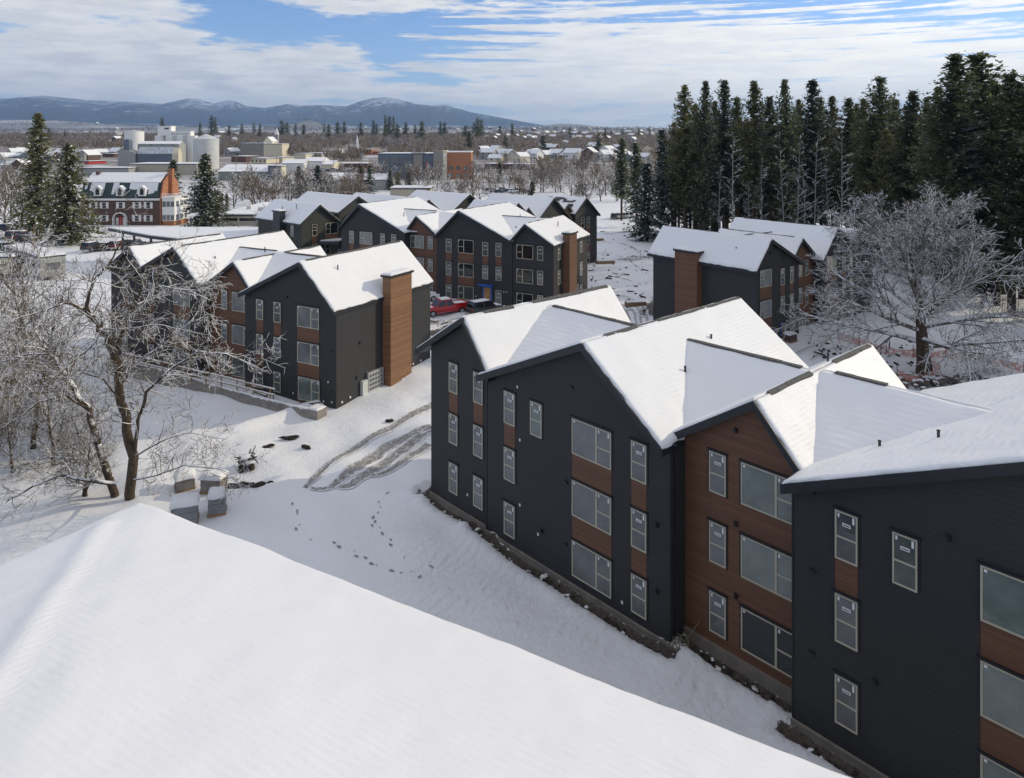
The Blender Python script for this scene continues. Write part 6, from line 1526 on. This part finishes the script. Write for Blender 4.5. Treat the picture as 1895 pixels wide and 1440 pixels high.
b = MB(); b.prism_x([(1,-3),(7.6,-3),(7.6,Z(284.5)),(4.3,Z(273.5)),(1,Z(284.5))], X_(253), X_(317)); b.build('lower_shed', M['steel_blue'], GF)
b = MB(); b.prism_x([(.9,-3),(7.7,-3),(7.7,Z(284.2)),(4.3,Z(273.2)),(.9,Z(284.2))], X_(317)+.01, X_(327)); b.build('end_wall', M['cream'], GF)  # the gable's sunlit pale tone is put into its wall colour
b = MB(); b.hexa([(X_(252.5),.6,Z(285.2)),(X_(317.4),.6,Z(285.2)),(X_(317.4),4.3,Z(273)),(X_(252.5),4.3,Z(273))],[(X_(252.5),.6,Z(284.2)),(X_(317.4),.6,Z(284.2)),(X_(317.4),4.3,Z(272)),(X_(252.5),4.3,Z(272))]); b.build('roof', plain('worn_snow_roof',(.42,.44,.46),.8,.35,.5), GF)
block('warehouse', 240, 364, 304.5, 322, 22, 'tan', 'low tan warehouse with white roof in front of the feed mill', 'warehouse', d=430)
block('warehouse', 150, 238, 312, 322, 14, 'stucco_grey', 'low grey shed with white roof left of the feed mill', 'warehouse', d=420)
# --- sheds on the flat
r, w_, H, g2 = gabled('warehouse', 404, 495, 318, 334, 26, 3.2, 'green_roof', 'long grey-green metal shed with skylit snow roof', 'warehouse', 'x', over=.4)
for ch in r.children:
    if ch.name.startswith('wall'): ch.data.materials[0] = plain('shed_green', (.20,.22,.19), .6, .06, .3)
for i in range(5): b = MB(); c = w_*(.18+.17*i); b.hexa([(c,5,H+1.6),(c+2,5,H+1.6),(c+2,6,H+1.85),(c,6,H+1.85)],[(c,5,H+1.72),(c+2,5,H+1.72),(c+2,6,H+1.97),(c,6,H+1.97)]); b.build('skylight', M['steel_pale'], r)
block('office_annex', 496, 512, 308, 334, 9, 'steel_blue', 'small two-storey blue-grey annex at the green shed end', 'building', wins=(2,2,1.2,1.2,'glass_dark')); block('office_annex', 513, 521, 309, 333, 8, 'cream', 'narrow cream annex next to the blue-grey one', 'building')
for a in [(521,562,303,316,'white_paint','white metal shed nearest the cream annex'),(562,596,299,314,'white_paint','bright white metal shed right of another one'),(596,616,305,315,'cream','small cream shed beside the depot lot')]: gabled('warehouse', a[0],a[1],a[2],a[3],22,2.2,a[4],a[5],'warehouse','x')
gabled('warehouse', 568, 662, 333, 353, 14, 2.6, 'stucco_grey', 'long grey shed behind the two dark pines', 'warehouse', 'x'); gabled('warehouse', 664, 722, 333, 352, 12, 2.4, 'stucco_grey', 'grey shed right of the two dark pines', 'warehouse', 'x')
block('warehouse', 688, 763, 310, 325.5, 24, 'tan', 'plain tan warehouse with bright white roof edge below the college building', 'warehouse')
gabled('pavilion', 769, 797, 320, 326, 9, 3.6, 'shed_green' if 'shed_green' in M else 'tan', 'small gabled pavilion roof below the grey college tower', 'pavilion', 'y')
block('warehouse', 616, 680, 303, 311, 14, 'brick', 'dark brick low building behind the depot lot', 'building', par='white_paint')
# --- college building
r, w_, H, g2 = block('college_building', 700, 803, 285.5, 312, 22, 'steel_blue', 'modern grey and glass college building with brick wing and tower', 'college building', d=400)
for j, py in enumerate((295,304)):
    for i in range(6): b = MB(); b.box(w_*(.02+i*.105),w_*(.02+i*.105)+w_*.085,-.15,-.004,Hz(py,400)-g2-1.2,Hz(py,400)-g2+.9); b.build('window', M['glass'], r)
b = MB(); b.box(w_*.64,w_*.80,-1.2,-.004,-2,H+.6); b.build('stair_block', M['concrete'], r); b = MB(); b.box(w_*.60,w_*.84,-2.2,6,H+.63,H+.95); b.build('canopy', M['metal_grey'], r)
b = MB(); b.box(w_*.86,w_*.90,-.8,-.004,-2,H*.7); b.box(w_*.95,w_,-.8,-.004,-2,H*.45); b.build('brick_pier', M['brick_orange'], r)
tw = Hz(279,400)-g2; xx = W(803,400)-W(700,400); b = MB(); b.box(xx+.01,xx+5.2,-3,8,-2,tw); b.build('tower', M['concrete'], r); b = MB(); b.box(xx+5.21,xx+7.4,-2.9,8,-2,tw+.1); b.build('tower_face', M['cream'], r)
b = MB(); b.cyl((0,0),.8,.8,0,.1,16); ck = b.build('clock', M['plastic_white'], r, (xx+6.3,-2.95,tw-2.4)); ck.rotation_euler = (pi/2,0,0)
xb = W(828,400)-W(700,400); xe = W(872,400)-W(700,400); zt2 = Hz(282,400)-g2; b = MB(); b.box(xb,xe,-1,14,-2,zt2); bw = b.build('brick_wing', M['brick_orange'], r); b = MB(); b.box(xb-.2,xe+.2,-1.3,14.3,zt2+.003,zt2+.5); b.build('snow', M['snow_clump'], bw)
for j in range(2):
    for i in range(3): b = MB(); b.box(xb+1+i*4,xb+3.2+i*4,-1.15,-1.003,1.2+j*4,3.2+j*4); b.build('window', M['glass'], bw)
    b = MB(); b.box(xe+.003,xe+.1,2,8,1.2+j*4,3.2+j*4); b.build('window', M['glass'], bw)
# --- named buildings up the slope
block('town_hall', 445, 488, 266, 279, 26, 'concrete', 'dark grey broad building with darker top on the town slope', 'building', d=640, par='steel_blue')
block('town_hall', 488, 522, 267, 281, 20, 'cream', 'bright cream building attached right of the dark grey one', 'building', d=640); gabled('house', 487, 503, 262, 268, 16, 4, 'cream', 'steep white pyramid-roofed hall above the cream building', 'hall', 'y', d=650)
def steeple(px, base, top, mat, lab, wpx=5, d=None):
    d = d or 760; x = W(px,d); g = gzf(x,d); o = empty('church_tower', (x,d,g)); tag(o, lab, 'church tower'); w2 = wpx/2/FOC*d; zb = Hz(base,d)-g; zt = Hz(top,d)-g
    b = MB(); b.box(-w2,w2,-w2,w2,-2,zb); b.build('tower', M[mat], o); b = MB(); b.add([(-w2*1.1,-w2*1.1,zb+.01),(w2*1.1,-w2*1.1,zb+.01),(w2*1.1,w2*1.1,zb+.01),(-w2*1.1,w2*1.1,zb+.01),(0,0,zt)], [(0,1,4),(1,2,4),(2,3,4),(3,0,4),(3,2,1,0)]); b.build('spire', M['white_paint'], o)
steeple(512, 249, 237, 'stucco_grey', 'grey church tower with pointed roof left of the orange school', 6.5, 720); steeple(661, 262, 249, 'white_paint', 'slender white church steeple in the middle of the town', 3.6, 650)
for a in [(530,547,245,262,'brick','shaded end of the brick school on the slope, in darker colour',(2,3)),(547,584,245,261,'brick_orange','sunlit orange brick school on the slope',(3,9)),(535,571,266,274,'brick_orange','lower orange brick hall before the school',(1,6)),(600,652,261,272,'brick','long dark brick row beside the white steeple',(1,8)),(609,619,263,271,'brick_orange','small orange end block in the brick row',None),(672,690,277,288,'brick_orange','orange brick shop left of another near the college',(1,3)),(693,712,281,288,'brick_orange','orange brick shop right of another near the college',None),  # shade on the school's left end is put into its wall colour
          (545,570,285,293,'cream','cream shop nearest the white sheds',None),(571,600,284,292,'tan','tan shop right of the cream one',(1,4)),(595,640,279,287,'cream','pale long shop row below the brick row',(1,7)),(640,668,280,286,'tan','tan shop at the foot of the steeple',None),(464,500,294,302,'cream','cream depot with brown roof band above the green shed',(1,4)),(500,528,292,300,'cream','pale yellow store above the green shed end',None),(428,462,290,300,'brick','dark red store right of the grain bin',None),(420,470,284,289,'tan','tan store above the dark red one',(1,5)),
          (95,152,266,279,'brick_orange','orange brick block left of the broad spruce top',(2,8)),(150,205,272,285,'brick_orange','long orange brick warehouse right of the spruce',(1,12)),(205,220,274,283,'steel_blue','blue-grey lean-to at the brick warehouse end',None),(190,218,285,291,'brick','low red-brown store before the brick warehouse',None),(44,56,264,271,'brick','small red house at the far left slope',None),(24,46,264,272,'steel_blue','grey-blue store at the far left',None),(0,44,279,284,'tan','tan low store at left picture edge',None),(0,30,296,304,'steel_pale','pale green-grey shop at left picture edge',None),(156,168,299,304,'red_paint','bright red small store between the spruces',None),(897,984,304,312,'brick','long brown low building above the willow thicket',None),(160,235,316,322,'white_paint','white low shed roof behind the mansion',None),(1035,1080,287,292,'cream','pale house row on the right slope',None),(980,1020,285,290,'white_paint','white single-storey house on the right slope',None)]:
    block('store' if 'store' in a[5] or 'shop' in a[5] else 'building', a[0],a[1],a[2],a[3],14,a[4],a[5],'building', rot=-.38, wins=(a[6][0],a[6][1],1.3,1.5,'glass_dark') if a[6] else None)
gabled('house', 18, 44, 305, 313, 10, 3.2, 'brick', 'red-trimmed gabled house at the far left below the pines', 'house', 'y'); gabled('house', 0, 20, 306, 313, 10, 2.6, 'stucco_grey', 'grey house with white roof at the left picture edge', 'house', 'x')
# --- houses scattered up the slopes
rng = random.Random(17); taken = [(p,b_) for p,b_ in ()]
cols = [('white_paint','white'),('cream','cream'),('stucco_grey','grey'),('tan','tan'),('steel_blue','slate-blue'),('brick','red-brown')]
hs = []
k = 0
while len(hs) < 150 and k < 5000:
    k += 1; zone = rng.random()
    if zone < .60: px = rng.uniform(730,1215); py = rng.uniform(256,300)
    elif zone < .85: px = rng.uniform(400,740); py = rng.uniform(254,292)
    else: px = rng.uniform(-5,230); py = rng.uniform(254,300)
    if 690 < px < 885 and py > 268: continue
    if 440 < px < 600 and py > 256 : continue
    if 600 < px < 720 and py > 262: continue
    if px < 215 and 262 < py < 290: continue
    if any(abs(px-q[0]) < 13 and abs(py-q[1]) < 4.5 for q in hs): continue
    hs.append((px,py))
hs.sort()
fixed = [(893,262,'white_paint'),(800,268,'white_paint'),(755,262,'stucco_grey'),(862,279,'white_paint'),(905,262,'cream')]
HP = {}
cnts = {}
for i, (px, py) in enumerate(hs):
    m_, cn = cols[(i*7)%6 if i%3 else rng.randrange(3)]; d = solve_d(px, py); w_ = rng.uniform(9,14); dp = rng.uniform(7,10); zone = 'left slope' if px < 240 else ('middle slope' if px < 740 else 'right slope')
    cnts[(cn,zone)] = cnts.get((cn,zone),0)+1; nth = cnts[(cn,zone)]
    H = rng.choice((3.2,4.5,5.6)); ax = 'x' if rng.random()<.55 else 'y'; r = rng.uniform(-1.0,-.15)
    key = (m_, ax, H)
    x = W(px,d); g = gzf(x,d); OCC.append((px-4500/d,px+4500/d,d))
    if key not in HP:
        ww, dd = (12,8.5) if ax=='x' else (8.5,11); rise = 2.9
        o = empty('house', (0,0,0)); b = MB(); rb = MB()
        if ax == 'x':
            b.prism_x([(-dd/2,-3),(dd/2,-3),(dd/2,H),(0,H+rise),(-dd/2,H)], -ww/2, ww/2); s_ = 2*rise/dd
            rb.hexa([(-ww/2-.5,-dd/2-.5,H-.5*s_+.02),(ww/2+.5,-dd/2-.5,H-.5*s_+.02),(ww/2+.5,0,H+rise+.02),(-ww/2-.5,0,H+rise+.02)],[(-ww/2-.5,-dd/2-.5,H-.5*s_+.4),(ww/2+.5,-dd/2-.5,H-.5*s_+.4),(ww/2+.5,0,H+rise+.4),(-ww/2-.5,0,H+rise+.4)])
            rb.hexa([(-ww/2-.5,0,H+rise+.02),(ww/2+.5,0,H+rise+.02),(ww/2+.5,dd/2+.5,H-.5*s_+.02),(-ww/2-.5,dd/2+.5,H-.5*s_+.02)],[(-ww/2-.5,0,H+rise+.4),(ww/2+.5,0,H+rise+.4),(ww/2+.5,dd/2+.5,H-.5*s_+.4),(-ww/2-.5,dd/2+.5,H-.5*s_+.4)])
        else:
            b.prism_y([(-ww/2,-3),(ww/2,-3),(ww/2,H),(0,H+rise),(-ww/2,H)], -dd/2, dd/2); s_ = 2*rise/ww
            rb.hexa([(-ww/2-.5,-dd/2-.5,H-.5*s_+.02),(0,-dd/2-.5,H+rise+.02),(0,dd/2+.5,H+rise+.02),(-ww/2-.5,dd/2+.5,H-.5*s_+.02)],[(-ww/2-.5,-dd/2-.5,H-.5*s_+.4),(0,-dd/2-.5,H+rise+.4),(0,dd/2+.5,H+rise+.4),(-ww/2-.5,dd/2+.5,H-.5*s_+.4)])
            rb.hexa([(0,-dd/2-.5,H+rise+.02),(ww/2+.5,-dd/2-.5,H-.5*s_+.02),(ww/2+.5,dd/2+.5,H-.5*s_+.02),(0,dd/2+.5,H+rise+.02)],[(0,-dd/2-.5,H+rise+.4),(ww/2+.5,-dd/2-.5,H-.5*s_+.4),(ww/2+.5,dd/2+.5,H-.5*s_+.4),(0,dd/2+.5,H+rise+.4)])
        b.build('wall', M[m_], o); rb.build('roof', M['snow_clump'], o)
        for q in range(2):
            for e_ in (1.2, 3.9):
                if e_+1.2 < H+.4: wb = MB(); c = (-.24+.48*q)*ww; wb.box(c-.55,c+.55,-dd/2-.12,-dd/2-.003,e_,e_+1.3); wb.build('window', M['glass_dark'], o)
        HP[key] = o; first = o
    else: first = copy_tree(HP[key])
    first.location = (x,d,g); first.rotation_euler = (0,0,r); s_ = rng.uniform(.85,1.2); first.scale = (s_,s_,s_)
    tag(first, '%s house on the %s, %s of its colour from the left' % (cn, zone, ordn(nth-1)), 'house', 'houses on the town slopes')
# -- the far leafless wood covering the town's slopes
rg = random.Random(99); b = MB()
def tuft(x, y, H, R, n, mi):
    z = gzf(x,y); 
    b.add([(x-.25,y,z),(x+.25,y,z),(x,y,z+H*.7)], [(0,1,2)], mi)
    for k in range(n):
        a = rg.uniform(0,6.28); t = rg.uniform(.05,.55); r = R*rg.uniform(.35,1); h = H*rg.uniform(.45,1); c = (x+cos(a)*r*.15, y+sin(a)*r*.15, z+H*t)
        e = (x+cos(a)*r, y+sin(a)*r, z+h - .2*r); wd_ = rg.uniform(.25,.7); m = ((c[0]+e[0])/2, (c[1]+e[1])/2, (c[2]+e[2])/2+.1*r)
        b.add([c, (m[0]-wd_, m[1], m[2]-wd_*.3), e, (m[0]+wd_, m[1], m[2]+wd_*.3)], [(0,1,2,3)], mi if rg.random()>.14 else 1)
cnt = 0
while cnt < 12500:
    d = 430+1050*rg.random()**.9; px = rg.uniform(-30,1330)
    if px < 420 and d < 640: continue
    if px < 230 and d < 800: continue
    if d < 560 and 420 < px < 900: continue
    x = W(px,d)
    if any(a-2.5 < px < b_+2.5 and dd_-130 < d < dd_+14 for a, b_, dd_ in OCC): continue
    if mnoise.noise(Vector((x*.012, d*.010, 0))) < -.16 - (.3 if px > 850 else 0): continue
    tuft(x, d, rg.uniform(6,11.5), rg.uniform(3.5,6.5), 11, rg.choice((0,0,2,3))); cnt += 1
for k in range(2600):
    d = 1500+2600*rg.random(); px = rg.uniform(-30,1330); x = W(px,d)
    if mnoise.noise(Vector((x*.0022, d*.0016, 5))) < -.05: continue
    tuft(x, d, rg.uniform(8,15), rg.uniform(9,18), 7, 3)
o = b.build('bare_woods', [M['thicket'], plain('frosted_twigs',(.36,.35,.36),.8,.2,.1), plain('twig_haze_grey',(.36,.30,.23),.9,.3,.1), plain('twig_haze_dark',(.17,.13,.095),.9,.3,.1)]); struct(o, 'stuff'); o['label'] = 'brown leafless woods spread between the houses of the town'
